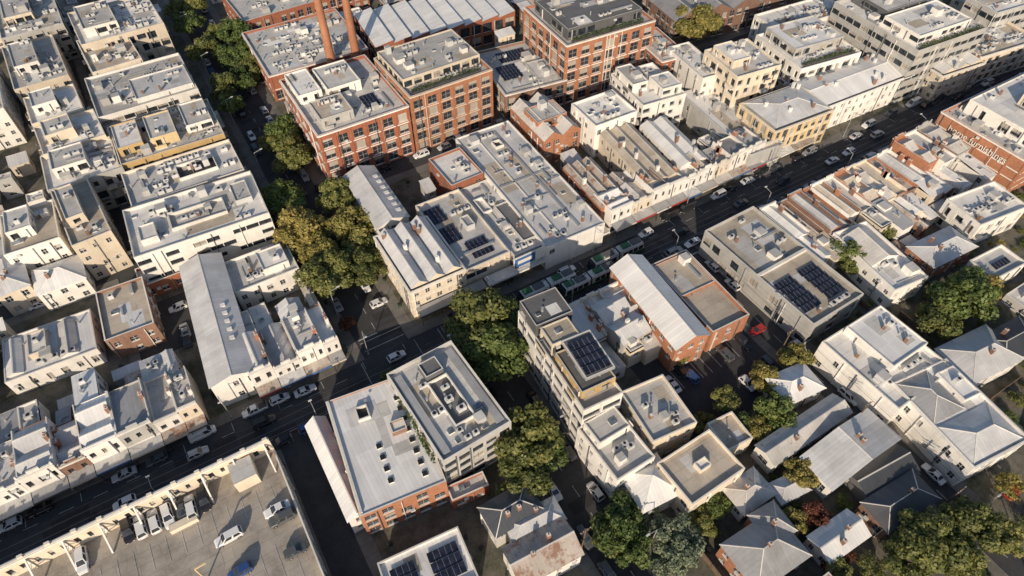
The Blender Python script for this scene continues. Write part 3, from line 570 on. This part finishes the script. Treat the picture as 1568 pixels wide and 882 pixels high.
B('corner_hotel',(1378,585),(1492,722),(1568,668),8,wm='white',rm='rwhite',kind='flat',band='frame',par=.6,dens=.3,extras=[('hip',.05,.95,.03,.45,.2,'white','rlight'),('hip',.05,.6,.5,.97,.2,'white','rgrey'),('box',.65,.95,.55,.9,1.2,'white','rwhite')])
B('house',(1440,535),(1490,590),(1560,545),6,kind='hip',wm='white',rm='rlight')
B('house',(1500,520),(1540,560),(1600,520),6,kind='hip',wm='white',rm='rdark')
B('house',(1160,682),(1186,712),(1302,630),4.5,kind='gable',along='e',wm='white',rm='rworn')
B('house',(1180,580),(1205,622),(1256,590),4.5,kind='hip',wm='white',rm='rwhite')
B('house',(1233,700),(1275,752),(1372,668),5,kind='gable',along='n',wm='white',rm='rlight',rise=2)
B('house_extension',(1300,720),(1330,765),(1400,715),4,kind='gable',along='e',wm='darkgrey',rm='rdark')
B('house',(1322,770),(1360,815),(1436,762),4.5,kind='hip',wm='brownbrick',rm='rslate')
B('house',(1112,748),(1140,790),(1182,752),4,kind='hip',wm='white',rm='rworn')
B('shed',(1182,742),(1196,772),(1236,748),3.5,kind='hip',wm='cream',rm='rlight')
B('house',(1240,822),(1272,862),(1330,818),4,kind='gable',along='e',wm='white',rm='rwhite')
B('brick_house',(1105,835),(1160,905),(1240,850),5.5,kind='hip',wm='orangebrick',rm='rgrey',rise=3)
B('brick_house',(1150,790),(1180,835),(1215,810),5.5,kind='hip',wm='orangebrick',rm='rgrey',rise=2.5)
# billboard
m=MB(); F=WF(53,87.6)
box(m,F,0,9,0,.3,4.6,8.,'white'); m.poly([F.p(.2,-.01,4.8),F.p(5.8,-.01,4.8),F.p(5.8,-.01,7.8),F.p(.2,-.01,7.8)],'blue'); m.poly([F.p(1,-.02,5.8),F.p(5,-.02,5.8),F.p(5,-.02,6.9),F.p(1,-.02,6.9)],'frame')
for a in(1,4.5,8): beam(m,F.p(a,.4,3.5),F.p(a,.4,7.8),.08,'galv'); beam(m,F.p(a,.4,6.8),F.p(a,2.2,4.6),.06,'galv')
m.obj('billboard',(53,87.6,0))
# ivy on the west wall of the flats
w_,s_=U(598,572,12.5),U(677,712,12.5)
m=MB(); dd=Vector((s_[0]-w_[0],s_[1]-w_[1],0)); Lw=dd.length; dd.normalize(); F=Fr(w_,(dd.x,dd.y),(dd.y,-dd.x))
for _ in range(9):
    a=R.uniform(0,Lw*.8); leafbox(m,F,a,a+R.uniform(2,5),.1,.9,.2,R.uniform(6,12.6),260)
m.obj('ivy_climber',(w_[0],w_[1],0))
# ---------------------------------------------------------------- rooftop car park
m=MB(); F=WF(-56,20); OCC.append((-120,-9,10,72)); L=46.8; D=50.8; ZD=6.5
walls4(m,F,-50,L,0,D-.01,0,ZD,'grey',2,'band',None,.3)
m.poly([F.p(-50,0,ZD+.004),F.p(L,0,ZD+.004),F.p(L,D-.4,ZD+.004),F.p(-50,D-.4,ZD+.004)],'deck')
box(m,F,L-.25,L,0,D-.4,ZD+.01,ZD+1.1,'cream','coping')
for zz,sg in((D,1),(D-.38,-1)):
    a,b=F.p(L,zz,0)[:2],F.p(-50,zz,0)[:2]
    if sg>0: wall(m,a,b,ZD,11,'cream',1,'std','coping',.9,0,2.)
    else: wall(m,b,a,ZD+.005,11,'cream',1,'std','coping',.9,0,2.)
m.poly([F.p(-50,D-.38,11),F.p(L,D-.38,11),F.p(L,D,11),F.p(-50,D,11)],'coping'); m.poly([F.p(L,D-.38,ZD),F.p(L,D,ZD),F.p(L,D,11),F.p(L,D-.38,11)],'cream')
for i in range(24): box(m,F,L-1-i*4,L-.2-i*4,D-.42,D+.04,11,11.5,'cream','coping')
for i in range(17):
    a=L-1.2-i*5.6
    beam(m,F.p(a,D-.5,10.4),F.p(a,D-4.6,ZD+.1),.13,'frame'); beam(m,F.p(a,D-.5,10.4),F.p(a,D-.5,ZD+.1),.12,'frame'); beam(m,F.p(a,D-.5,8.6),F.p(a,D-2.6,8.6),.08,'frame')
    beam(m,F.p(a,D-.5,ZD+.4),F.p(a,D-2.6,8.6),.08,'frame')
box(m,F,L-8,L-4,D-5,D-.8,ZD+.01,ZD+3.3,'cream','memb'); box(m,F,L-20,L-15.4,D-6.5,D-5.2,ZD+.01,ZD+1.1,'cream')
for r,(yy) in enumerate((D-11,D-22,D-27,D-38)):
    for k in range(26): m.poly([F.p(L-3-k*2.6,yy,ZD+.06),F.p(L-2.88-k*2.6,yy,ZD+.06),F.p(L-2.88-k*2.6,yy+4.8,ZD+.06),F.p(L-3-k*2.6,yy+4.8,ZD+.06)],'line')
for i in range(14):
    a=R.uniform(0,L-8);b=R.uniform(5,D-12);w=R.uniform(1,5);d=R.uniform(1,4); zz=ZD+.008+.003*i; m.poly([F.p(a,b,zz),F.p(a+w,b,zz),F.p(a+w,b+d,zz),F.p(a,b+d,zz)],R.choice(['membtan','deck']))
box(m,F,20,27,D-19,D-18.6,ZD+.01,ZD+.5,'yellow'); box(m,F,8,14,D-33,D-30,ZD+.01,ZD+.7,'grey')
cyl(m,F,30,D-17,ZD,ZD+5.5,.14,'yellow'); beam(m,F.p(30,D-17,ZD+5.5),F.p(31.8,D-17,ZD+5.7),.1,'yellow')
m.obj('rooftop_car_park',(-56,20,0))
sheet('parking_lot',62,90,33,57,.14,'asphalt_lot'); OCC.append((62,91,33,50))
m=MB()
for k in range(9): m.poly([(66+k*2.6,44,.146),(66.12+k*2.6,44,.146),(66.12+k*2.6,49,.146),(66+k*2.6,49,.146)],'line')
m.obj('parking_bay_lines',(66,44,0))
sheet('parking_lot',-24,-15,109,125,.14,'asphalt_lot'); OCC.append((-24,-16,109,125))
for (px,py) in((508,95),(545,82)):
    x,y=U(px,py,9); m=MB(); F=WF(x,y)
    cyl(m,F,0,0,0,38,1.45,'orangebrick',20,.95); cyl(m,F,0,0,35.5,36.4,1.2,'redbrick',20,1.2); cyl(m,F,0,0,0,9,1.8,'orangebrick',20,1.7); cyl(m,F,0,0,38,38.5,1.15,'coping',20)
    m.obj('brick_chimney',(x,y,0))
# ---------------------------------------------------------------- trees
def treemesh(seed,rr=4.,hh=9.,n=7500):
    r=random.Random(seed); m=MB(); F=WF(0,0)
    cyl(m,F,0,0,0,hh*.35,.3,'bark',8,.2)
    lobes=[]
    for i in range(20):
        a=i*2.4+r.uniform(-.4,.4); d=rr*math.sqrt(r.uniform(.02,1))*.8; z=hh*.36+hh*.5*r.uniform(.1,1)*(1-.45*(d/rr)**2)
        s=rr*r.uniform(.2,.4); c=(d*math.cos(a),d*math.sin(a),z); lobes.append((c,s))
        if i<9: beam(m,(0,0,hh*.3),(c[0]*.85,c[1]*.85,c[2]-.2),.09,'bark')
    for k in range(n):
        c,s=r.choice(lobes)
        v=Vector((r.gauss(0,1),r.gauss(0,1),r.gauss(0,1)*.85)).normalized()
        nn=v.copy(); v=v*s*(r.random()**.3)*r.uniform(.85,1.2)
        p=Vector(c)+v
        nn=(nn+Vector((r.gauss(0,.55),r.gauss(0,.55),r.gauss(0,.55)+.25))).normalized()   # leaf sprays face outwards
        u=nn.cross(Vector((r.gauss(0,1),r.gauss(0,1),r.gauss(0,1)))).normalized(); w=nn.cross(u)
        q=r.uniform(.12,.28)
        m.poly([p-u*q-w*q*.7,p+u*q-w*q*.5,p+u*q*.8+w*q*.8,p-u*q*.7+w*q*.6],'leaf_green')
    o=m.obj('t',(0,0,0)); me=o.data; bpy.data.objects.remove(o); return me
TM=[treemesh(s) for s in(1,2,3,4,5)]
SM=[treemesh(s,4,7,1600) for s in(11,12)]
def tree(x,y,r,leaf='leaf_green',h=None,name='plane_tree',z=0,ms=None):
    me=R.choice(ms or TM); o=bpy.data.objects.new(name,me); o.location=(x,y,z); s=r/3.6; o.rotation_euler=(0,0,R.uniform(0,6.28))
    o.scale=(s*R.uniform(.92,1.08),s*R.uniform(.92,1.08),(h or r*2.1)/8.6); sc.collection.objects.link(o)
    i=[k for k,mm in enumerate(me.materials) if mm.name.startswith('leaf')][0]; o.material_slots[i].link='OBJECT'; o.material_slots[i].material=MATS[leaf]
    OCC.append((x-1,x+1,y-1,y+1)); return o
def T(px,py,rp,leaf='leaf_green',name='plane_tree',zc=None):
    s=(773.7+.643*(py-441))/CH; r=rp/s; h=r*2.0; zc=h*.62 if zc is None else zc
    x,y=U(px,py,zc); tree(x,y,r,leaf,h,name)
for a in [(290,35,20),(312,72,21),(355,48,22),(350,85,19),(386,75,20),(372,118,19),(343,130,23),(352,158,19),(385,102,18),(300,5,18),(375,15,15),(268,10,16),(330,50,16)]: T(*a,R.choice(['leaf_olive','leaf_green','leaf_olive']))
for a in [(435,197,24),(446,232,29),(430,300,27),(455,350,35),(440,318,26),(514,300,28),(534,345,30),(492,385,29),(500,418,36),(548,378,24),(562,408,26),(478,362,22),(530,400,22),(415,215,16)]: T(*a,R.choice(['leaf_gold','leaf_olive','leaf_olive','leaf_green']))
for a in [(738,485,44),(762,535,42),(712,505,30),(770,478,28),(745,550,34),(806,672,46),(800,722,40),(832,690,32)]: T(*a,R.choice(['leaf_green','leaf_olive']))
for a in [(948,800,36),(965,838,30),(935,820,26),(1110,612,20),(1133,650,20),(1170,577,22),(1217,548,22),(1190,628,26),(1160,655,20),(1098,772,20),(1075,800,20),(1062,650,14),(1080,640,12),(1215,800,20),(1305,385,26),(1350,350,18),(1480,450,42),(1440,490,30),(1495,440,30),(1430,830,44),(1485,800,36),(1465,855,34),(1535,822,30),(1385,850,30),(1400,800,20),(1040,545,13),(1018,520,10),(1300,405,16),(1285,875,20)]: T(*a,R.choice(['leaf_green','leaf_olive','leaf_gold','leaf_olive']),'garden_tree')
for a in [(1005,800,20),(1040,828,34),(1028,858,28)]: T(*a,'leaf_blue','eucalyptus_tree')
for a in [(1250,790,20),(1290,845,16),(1275,865,14)]: T(*a,'leaf_red','copper_leaf_tree')
T(1225,725,24,'leaf_gold','garden_tree'); T(1070,35,30,'leaf_gold','garden_tree'); T(1240,700,14,'leaf_olive','garden_tree'); T(530,495,12,'leaf_red','street_tree'); T(592,585,17,'leaf_green','street_tree'); T(600,618,16,'leaf_green','street_tree'); T(1330,75,12,'leaf_olive','garden_tree',14)
# ---------------------------------------------------------------- fillers
NB=0
def inblock(x0,x1,y0,y1,mg=2.8):
    return any(x0>a+mg and x1<b-mg and y0>c+mg and y1<d-mg for a,b,c,d in blocks)
for it in range(6000):
    x=R.uniform(-130,305); y=R.uniform(-60,400)
    vis=inview(x,y)
    if not inview(x,y,700): continue
    if vis: w=R.uniform(2.5,9); d=R.uniform(2.5,9)
    else: w=R.uniform(9,20); d=R.uniform(10,22)
    if x<-9 and y<72 and vis: continue
    g=.4 if vis else 1.5
    if not inblock(x,x+w,y,y+d) or not free(x-g,x+w+g,y-g,y+d+g): continue
    south=y<70 and x>40
    if vis:
        z=R.uniform(2.6,5) if south else R.uniform(2.8,6.5)
        if R.random()<(.4 if south else .1): tree(x+w/2,y+d/2,min(w,d)/2,R.choice(['leaf_green','leaf_olive','leaf_gold']),name='garden_tree',ms=SM); OCC.append((x,x+w,y,y+d)); continue
        if south and R.random()<.45: OCC.append((x,x+w*.6,y,y+d*.6)); continue
        nm='shed' if w*d<30 else 'outbuilding'; k=R.choice(['flat','gable','skill','flat','gable'])
        build(nm,WF(x,y),w,d,z,k,R.choice(['white','brownbrick','grey','cream','white']),R.choice(['rlight','rlight','rworn','rrust','rwhite','rwhite']) if k!='flat' else R.choice(['memb','membw','membtan']),along=R.choice('ne'),dens=.7,par=.4)
    else:
        z=R.uniform(5,11) if not south else R.uniform(4,7); k=R.choice(['flat','gable','hip','flat','mgable'])
        build('house' if z<7 else 'flat_roof_building',WF(x,y),w,d,z,k,R.choice(['white','cream','redbrick','grey']),R.choice(['rlight','rworn','rgrey','rtile']) if k!='flat' else 'memb',along=R.choice('ne'),n=2,dens=.5)
    NB+=1
for i in range(110):
    x=R.uniform(45,175); y=R.uniform(-10,66); L=R.uniform(5,15)
    hor=R.random()<.5; w,d=(L,.12) if hor else (.12,L)
    if not inview(x,y,100) or not inblock(x,x+w,y,y+d) or not free(x-.2,x+w+.2,y-.2,y+d+.2): continue
    m=MB(); F=WF(x,y); box(m,F,0,w,0,d,.13,1.9,'timber')
    for k in range(int(L/2.4)+1): 
        a=k*2.4
        if hor: box(m,F,a,a+.1,-.08,-.003,.13,2.,'timber')
        else: box(m,F,-.08,-.003,a,a+.1,.13,2.,'timber')
    m.obj('garden_fence',(x,y,0)); OCC.append((x,x+w,y,y+d))
for i in range(420):
    x=R.uniform(45,190); y=R.uniform(-15,64); s=R.uniform(.7,1.8)
    if inview(x,y,100) and inblock(x-s,x+s,y-s,y+s) and free(x-s*.6,x+s*.6,y-s*.6,y+s*.6):
        tree(x,y,s,R.choice(['leaf_green','leaf_olive','leaf_gold','leaf_green']),s*1.7,'garden_shrub',ms=SM)
# wheelie bins
mb=MB(); F=WF(0,0); A=[(-.24,-.28),(.24,-.28),(.24,.28),(-.24,.28)]; Bt=[(-.29,-.35),(.29,-.35),(.29,.37),(-.29,.37)]
for i in range(4):
    j=(i+1)%4; mb.poly([(*A[i],.08),(*A[j],.08),(*Bt[j],1.),(*Bt[i],1.)],'bingreen')
box(mb,F,-.31,.31,-.38,.4,1.,1.07,'black'); cyl(mb,F,-.2,.3,0,.2,.09,'black',6); cyl(mb,F,.2,.3,0,.2,.09,'black',6)
o=mb.obj('wheelie_bin',(0,0,0)); BM=o.data; bpy.data.objects.remove(o)
nb=0
for i in range(500):
    x=R.uniform(-60,170); y=R.uniform(0,160)
    if nb<60 and inview(x,y,0) and inblock(x-.5,x+.5,y-.5,y+.5,1.) and free(x-.5,x+.5,y-.5,y+.5):
        o=bpy.data.objects.new('wheelie_bin',BM); o.location=(x,y,.135); o.rotation_euler=(0,0,R.uniform(0,6)); sc.collection.objects.link(o); nb+=1
# ---------------------------------------------------------------- vehicles
def carmesh(kind):
    m=MB(); F=WF(0,0)
    L={'sedan':4.6,'hatch':4.1,'suv':4.7,'van':5.2,'ute':5.2}[kind]; h=L/2
    bz={'sedan':.88,'hatch':.9,'suv':1.02,'van':1.1,'ute':1.}[kind]; rz={'sedan':1.42,'hatch':1.48,'suv':1.72,'van':2.15,'ute':1.72}[kind]
    st=[(-h,.45,bz-.18,.78),(-h+.18,.24,bz-.04,.88),(-h+.9,.22,bz,.9),(0,.22,bz,.92),(h-1.3,.22,bz-.03,.9),(h-.35,.24,bz-.16,.86),(h,.42,bz-.32,.72)]
    rings=[[(x,-w*.94,z0),(x,-w,(z0+z1)/2),(x,-w*.97,z1-.1),(x,-w*.84,z1),(x,w*.84,z1),(x,w*.97,z1-.1),(x,w,(z0+z1)/2),(x,w*.94,z0)] for x,z0,z1,w in st]
    for A,B_ in zip(rings,rings[1:]):
        for i in range(7): m.poly([A[i],B_[i],B_[i+1],A[i+1]],'paint0')
    m.poly(rings[0],'paint0'); m.poly(rings[-1][::-1],'paint0')
    cab={'sedan':(-h+.75,h-1.25,-h+1.35,h-2.2),'hatch':(-h+.12,h-1.1,-h+.5,h-1.95),'suv':(-h+.1,h-1.2,-h+.4,h-1.95),'van':(-h+.05,h-.75,-h+.15,h-1.4),'ute':(-h+1.9,h-1.2,-h+2.05,h-1.95)}[kind]
    b0,b1,t0,t1=cab; z0=bz-.02
    Bq=[(b0,-.8,z0),(b1,-.8,z0),(b1,.8,z0),(b0,.8,z0)]; Tq=[(t0,-.64,rz),(t1,-.62,rz),(t1,.62,rz),(t0,.64,rz)]
    m.poly(Tq,'paint0')
    for i in range(4):
        j=(i+1)%4; q=[Vector(Bq[i]),Vector(Bq[j]),Vector(Tq[j]),Vector(Tq[i])]; m.poly(q,'paint0')
        c=sum(q,Vector())/4; nn=(q[1]-q[0]).cross(q[2]-q[0]).normalized()
        if kind=='van' and i in(0,2):
            g=[q[0].lerp(q[1],.68),q[1],q[2],q[3].lerp(q[2],.68)]; c=sum(g,Vector())/4
            m.poly([c+(p-c)*.8+nn*.012 for p in g],'glass')
        elif i in(0,2):
            for u0,u1 in((.04,.48),(.52,.96)):
                g=[q[0].lerp(q[1],u0),q[0].lerp(q[1],u1),q[3].lerp(q[2],u1),q[3].lerp(q[2],u0)]; c2=sum(g,Vector())/4
                m.poly([c2+(p-c2)*.86+nn*.012 for p in g],'glass')
        else: m.poly([c+(p-c)*.86+nn*.012 for p in q],'glass')
    if kind=='ute': box(m,F,-h+.15,-h+1.8,-.75,.75,bz+.005,bz+.02,'black')
    for s in(-1,1):
        m.poly([(h+.005,s*.35,bz-.5),(h+.005,s*.68,bz-.5),(h+.005,s*.68,bz-.36),(h+.005,s*.35,bz-.36)],'headlight')
        m.poly([(-h-.005,s*.45,bz-.42),(-h-.005,s*.74,bz-.42),(-h-.005,s*.74,bz-.24),(-h-.005,s*.45,bz-.24)],'tail')
        box(m,F,b1-.35,b1-.2,s*.92-.08,s*.92+.08,bz,bz+.12,'paint0')
        for x in(-h+.85,h-.85):
            n=14
            for i in range(n):
                a,b=i*2*math.pi/n,(i+1)*2*math.pi/n; r=.33
                m.poly([(x+r*math.cos(a),s*.93,.33+r*math.sin(a)),(x+r*math.cos(b),s*.93,.33+r*math.sin(b)),(x+r*math.cos(b),s*.7,.33+r*math.sin(b)),(x+r*math.cos(a),s*.7,.33+r*math.sin(a))],'tyre')
            m.poly([(x+.33*math.cos(i*6.283/n),s*.93,.33+.33*math.sin(i*6.283/n)) for i in range(n)],'tyre'); m.poly([(x+.18*math.cos(i*6.283/n),s*.935,.33+.18*math.sin(i*6.283/n)) for i in range(n)],'galv')
    o=m.obj('t',(0,0,0)); me=o.data; bpy.data.objects.remove(o); return me
CM={k:carmesh(k) for k in('sedan','hatch','suv','van','ute')}
CARS=[]
def car(x,y,ang=0,col=None,kind=None,z=.0,auto=False):
    if auto and any(abs(x-a)<(5.2 if ang==0 else 2.6) and abs(y-b)<(2.4 if ang==0 else 5.2) for a,b in CARS): return
    CARS.append((x,y))
    kind=kind or R.choice(['sedan','hatch','suv','suv','hatch']); me=CM[kind]; o=bpy.data.objects.new({'van':'parked_van','ute':'utility_vehicle'}.get(kind,'parked_car'),me)
    col=R.choice([0,0,1,1,2,3,6,6,4,0]) if col is None else col
    i=[k for k,mm in enumerate(me.materials) if mm.name=='paint0'][0]; o.material_slots[i].link='OBJECT'; o.material_slots[i].material=MATS['paint%d'%col]
    o.location=(x,y,z+.01); o.rotation_euler=(0,0,rad(ang)+R.choice([0,math.pi])+R.uniform(-.03,.03)); sc.collection.objects.link(o)
def C(px,py,d,col=None,kind=None,z=0.):
    x,y=U(px,py,z+.7); car(x,y,{'E':0,'N':90}.get(d,d),col,kind,z)
for a in [(607,545,'E',0,'hatch'),(428,610,'E',0,'hatch'),(390,627,'E',0,'ute'),(310,664,'E',0,'van'),(14,803,'E',0),(60,780,'E',1),(1100,298,'E',0,'suv'),(1042,355,'E',1),(1275,245,'E',0,'sedan'),(1188,257,'E',3),(1222,240,'E',1),(1240,232,'E',2),(1398,158,'E',0,'van'),(1440,150,'E',1),(1420,160,'E',1),(1165,262,'E',1),(1145,276,'E',0),(1120,288,'E',1),(1052,318,'E',1,'van'),(1025,330,'E',1,'van'),(645,236,'E',0),(680,224,'E',6),(592,256,'E',1),(466,269,'N',2),(385,208,'N',0),(370,172,'N',1),(516,466,'N',2),(580,463,'E',0),(558,436,'N',0),(552,422,'N',6),(545,405,'N',3),
 (1110,540,'N',3),(1030,588,'N',0),(1057,574,'N',4),(1040,565,'N',1),(1145,586,'N',0),(1178,558,'N',3),(1137,522,'N',1),(1160,505,'E',5),(1300,606,'N',0,'suv'),(1430,725,'N',0),(1553,752,'E',5),(1360,604,'N',1),(848,752,'N',0),(912,752,'N',6),(895,822,'N',3),(870,690,'N',1),(1460,330,'E',0,'van'),(1385,345,'N',1),(1355,325,'N',1),(272,470,'E',0),(283,505,'N',2),(285,520,'N',1),(118,447,'E',2),(90,458,'E',1),(60,465,'E',0),(1330,190,'E',0),(1365,172,'E',3),(868,414,'E',0,'suv'),(700,480,'E',1,'suv'),(1135,310,'E',3),(1200,275,'E',1),(1300,232,'E',0),(1460,135,'E',1),(1500,110,'E',0),(1530,95,'E',1)]: C(*a)
for a in [(195,812,'N',1),(215,806,'N',0),(236,798,'N',0,'suv'),(257,790,'N',0),(278,782,'N',3),(312,765,'N',1),(125,858,'N',0),(424,779,'E',0),(432,793,'E',3),(350,822,'E',0),(368,874,'E',4),(453,842,'E',3),(292,776,'N',0)]: C(*a,z=6.56) if len(a)==5 else C(a[0],a[1],a[2],a[3],None,6.56)
for x in list(range(-50,8,6))+list(range(92,290,6)):
    if R.random()<.75: car(x,75.5,0,auto=True)
for x in list(range(-50,8,6))+list(range(88,290,6)):
    if R.random()<.75: car(x+2,84.2,0,auto=True)
for x in range(-50,290,13):
    if R.random()<.5 and not 5<x<88: car(x+R.uniform(0,4),R.choice([78.3,81.4]),0,auto=True)
for y in range(-20,66,6):
    if R.random()<.7: car(40.1,y,90,auto=True)
    if R.random()<.6: car(32.7,y,90,auto=True)
for y in list(range(94,134,6))+list(range(150,290,6)):
    if R.random()<.6: car(23,y,90,auto=True)
    if R.random()<.6: car(15,y,90,auto=True)
for x in range(-100,300,7):
    if R.random()<.4 : car(x,143.,0,auto=True)
for y in range(-10,68,7):
    if R.random()<.5: car(96.9,y,90,auto=True)
# trams
def tram(X,n,yo):
    m=MB(); F=WF(X,yo); y0,y1=0,2.65; SL=8.1
    for k in range(n):
        a0=k*SL; a1=a0+SL-.4
        q=[(y0,.35),(y0,1.15),(y0+.06,2.75),(y0+.3,3.25),(y1-.3,3.25),(y1-.06,2.75),(y1,1.15),(y1,.35)]
        ta=.8 if k==0 else 0; tb=.8 if k==n-1 else 0
        for i in range(7):
            mt={0:'green',6:'green',1:'frame',5:'frame',2:'frame',4:'frame',3:'metalbox'}[i]
            za,zb=q[i][1],q[i+1][1]; s0=ta*(za/3.3); s1=ta*(zb/3.3); r0=tb*(za/3.3); r1=tb*(zb/3.3)
            m.poly([F.p(a0+s0,q[i][0],za),F.p(a1-r0,q[i][0],za),F.p(a1-r1,q[i+1][0],zb),F.p(a0+s1,q[i+1][0],zb)],mt)
        m.poly([F.p(a0+ta*(z/3.3),y,z) for y,z in q],'glass' if k==0 else 'black'); m.poly([F.p(a1-tb*(z/3.3),y,z) for y,z in q][::-1],'glass' if k==n-1 else 'black')
        for yy,s in((y0-.012,1),(y1+.012,-1)):
            for w in range(4): 
                a=a0+.95+w*1.55; m.poly([F.p(a,yy,1.25),F.p(a+1.35,yy,1.25),F.p(a+1.35,yy+s*.05,2.55),F.p(a,yy+s*.05,2.55)],'glass')
        box(m,F,a0+1.2,a0+3.4,y0+.6,y1-.6,3.26,3.7,'green'); box(m,F,a0+4,a0+6.6,y0+.5,y1-.5,3.26,3.6,'darkgrey')
        if k<n-1: box(m,F,a1,a1+.4,y0+.15,y1-.15,.5,3.1,'black')
        for b in(a0+1.5,a1-2.6): box(m,F,b,b+1.4,y0+.2,y1-.2,.06,.4,'black')
    beam(m,F.p(6,1.3,3.6),F.p(7.2,1.3,4.6),.06,'black'); beam(m,F.p(7.2,1.3,4.6),F.p(6,1.3,5.5),.05,'black'); beam(m,F.p(6,.6,5.5),F.p(6,1.9,5.5),.05,'black')
    m.obj('tram',(X,yo,0))
tram(70.5,2,80.0); tram(50.5,2,80.1); tram(60,2,76.95)
m=MB(); F=WF(45,74.4); box(m,F,0,14,0,1.3,.135,.3,'footpath')
for a in(2,6,10): cyl(m,F,a,.3,.3,2.6,.06,'black',6)
box(m,F,1.5,10.5,.1,1.2,2.6,2.7,'green'); box(m,F,2,10,.15,.2,.8,2.4,'skyglass'); m.obj('tram_stop_shelter',(45,74.4,0))
m=MB()
for yc in(78.3,81.4): beam(m,(-200,yc,5.6),(330,yc,5.6),.018,'black')
m.obj('tram_overhead_wire',(0,0,0))
def lamp(x,y,dx,dy,h=8.5,nm='street_lamp'):
    m=MB(); F=WF(x,y); cyl(m,F,0,0,.1,h,.11,'galv',8,.07); cyl(m,F,0,0,.1,.5,.2,'galv',8); beam(m,(x,y,h-.1),(x+dx*2,y+dy*2,h+.4),.05,'galv')
    box(m,WF(x+dx*2,y+dy*2),-.35,.35,-.15,.15,h+.35,h+.5,'metalbox'); m.obj(nm,(x,y,0))
for x in range(-105,290,30):
    lamp(x,86.2,0,-1); lamp(x+15,73.7,0,1)
    if not(10<x<45):
        mm=MB(); beam(mm,(x,86.2,7),(x+15,73.7,7),.015,'black'); mm.obj('span_wire',(x,86.2,0))
for y in range(100,300,28): lamp(13.2,y,1,0)
for y in range(-30,70,26): lamp(41.7,y,-1,0); lamp(98.4,y,-1,0)
def pole(x,y):
    m=MB(); F=WF(x,y); cyl(m,F,0,0,.1,9.5,.16,'timber',8,.11); box(m,F,-1.1,1.1,-.06,.06,8.7,8.85,'timber'); box(m,F,-.8,.8,-.06,.06,8.,8.12,'timber')
    for s in(-1,-.4,.4,1): cyl(m,F,s,0,8.85,9.02,.05,'white',6)
    m.obj('power_pole',(x,y,0))
for y in range(-20,60,20): pole(91.8,y); pole(31.2,y+8)
for s in(-1,1):
    mm=MB(); beam(mm,(91.8+s,-20,8.95),(91.8+s,60,8.95),.02,'black'); mm.obj('power_line',(91.8,0,0))
# people
def person():
    mesh=bpy.data.meshes.new('pedestrian')
    V=[(0,0,.95),(0,0,1.15),(0,0,1.4),(0,0,1.5),(0,.01,1.6),(0,.01,1.7),(.1,.03,.9),(.12,.12,.5),(.12,.05,.08),(.12,.2,.04),(-.1,-.03,.9),(-.12,-.05,.5),(-.12,-.28,.1),(-.12,-.14,.04),(.2,0,1.4),(.26,-.05,1.12),(.27,.05,.88),(-.2,0,1.4),(-.26,.05,1.12),(-.27,.16,.9)]
    E=[(0,1),(1,2),(2,3),(3,4),(4,5),(0,6),(6,7),(7,8),(8,9),(0,10),(10,11),(11,12),(12,13),(2,14),(14,15),(15,16),(2,17),(17,18),(18,19)]
    mesh.from_pydata(V,E,[]); o=bpy.data.objects.new('pedestrian',mesh); sc.collection.objects.link(o)
    md=o.modifiers.new('s','SKIN'); rr=[.14,.13,.15,.055,.09,.08,.09,.06,.04,.035,.09,.06,.04,.035,.06,.045,.035,.06,.045,.035]
    for i,r in enumerate(rr): mesh.skin_vertices[0].data[i].radius=(r,r*.85)
    mesh.skin_vertices[0].data[0].use_root=True; o.modifiers.new('u','SUBSURF').levels=1
    dg=bpy.context.evaluated_depsgraph_get(); me=bpy.data.meshes.new_from_object(o.evaluated_get(dg)); bpy.data.objects.remove(o)
    for n in('cloth','cloth2','skin'): me.materials.append(MATS[n])
    for p in me.polygons:
        z=p.center.z; p.material_index=2 if z>1.5 else(1 if z>.95 else 0)
    return me
PM=person()
for i in range(34):
    x,y=R.choice([(R.uniform(-45,8),86.2),(R.uniform(30,130),86.4),(R.uniform(-1,30),73.),(R.uniform(44,90),72.8),(R.uniform(11,13),R.uniform(88,130)),(R.uniform(42,42.8),R.uniform(20,70))])
    o=bpy.data.objects.new('pedestrian',PM); o.location=(x+R.uniform(-.3,.3),y+R.uniform(-.4,.4),.13); o.rotation_euler=(0,0,R.uniform(0,6.28)); sc.collection.objects.link(o)
# ---------------------------------------------------------------- camera, light
cam=bpy.data.cameras.new('camera'); co=bpy.data.objects.new('camera',cam); sc.collection.objects.link(co); sc.camera=co
co.location=(0,0,CH); co.rotation_euler=(rad(90-PIT),0,-math.atan2(HX,HY)); cam.sensor_width=36; cam.lens=36*FL/1568; cam.clip_end=3000; cam.clip_start=1
w=bpy.data.worlds.new('World'); sc.world=w; w.use_nodes=True; t=w.node_tree
EL=22; az=math.atan2(-.62,-.78)
sk=t.nodes.new('ShaderNodeTexSky'); sk.sky_type='NISHITA'; sk.sun_disc=False; sk.sun_elevation=rad(EL); sk.sun_rotation=az
bg=t.nodes['Background']; bg.inputs[1].default_value=.115; t.links.new(sk.outputs[0],bg.inputs[0])
sl=bpy.data.lights.new('sun','SUN'); sl.energy=5; sl.angle=rad(.5); sl.color=(1,.84,.65); so=bpy.data.objects.new('sun',sl); sc.collection.objects.link(so)
d=Vector((math.sin(az)*math.cos(rad(EL)),math.cos(az)*math.cos(rad(EL)),math.sin(rad(EL)))); so.rotation_euler=d.to_track_quat('Z','Y').to_euler(); so.location=(0,0,200)
sc.view_settings.view_transform='Standard'; sc.view_settings.look='None'; sc.view_settings.exposure=0
print('fillers',NB,'objects',len(bpy.data.objects))
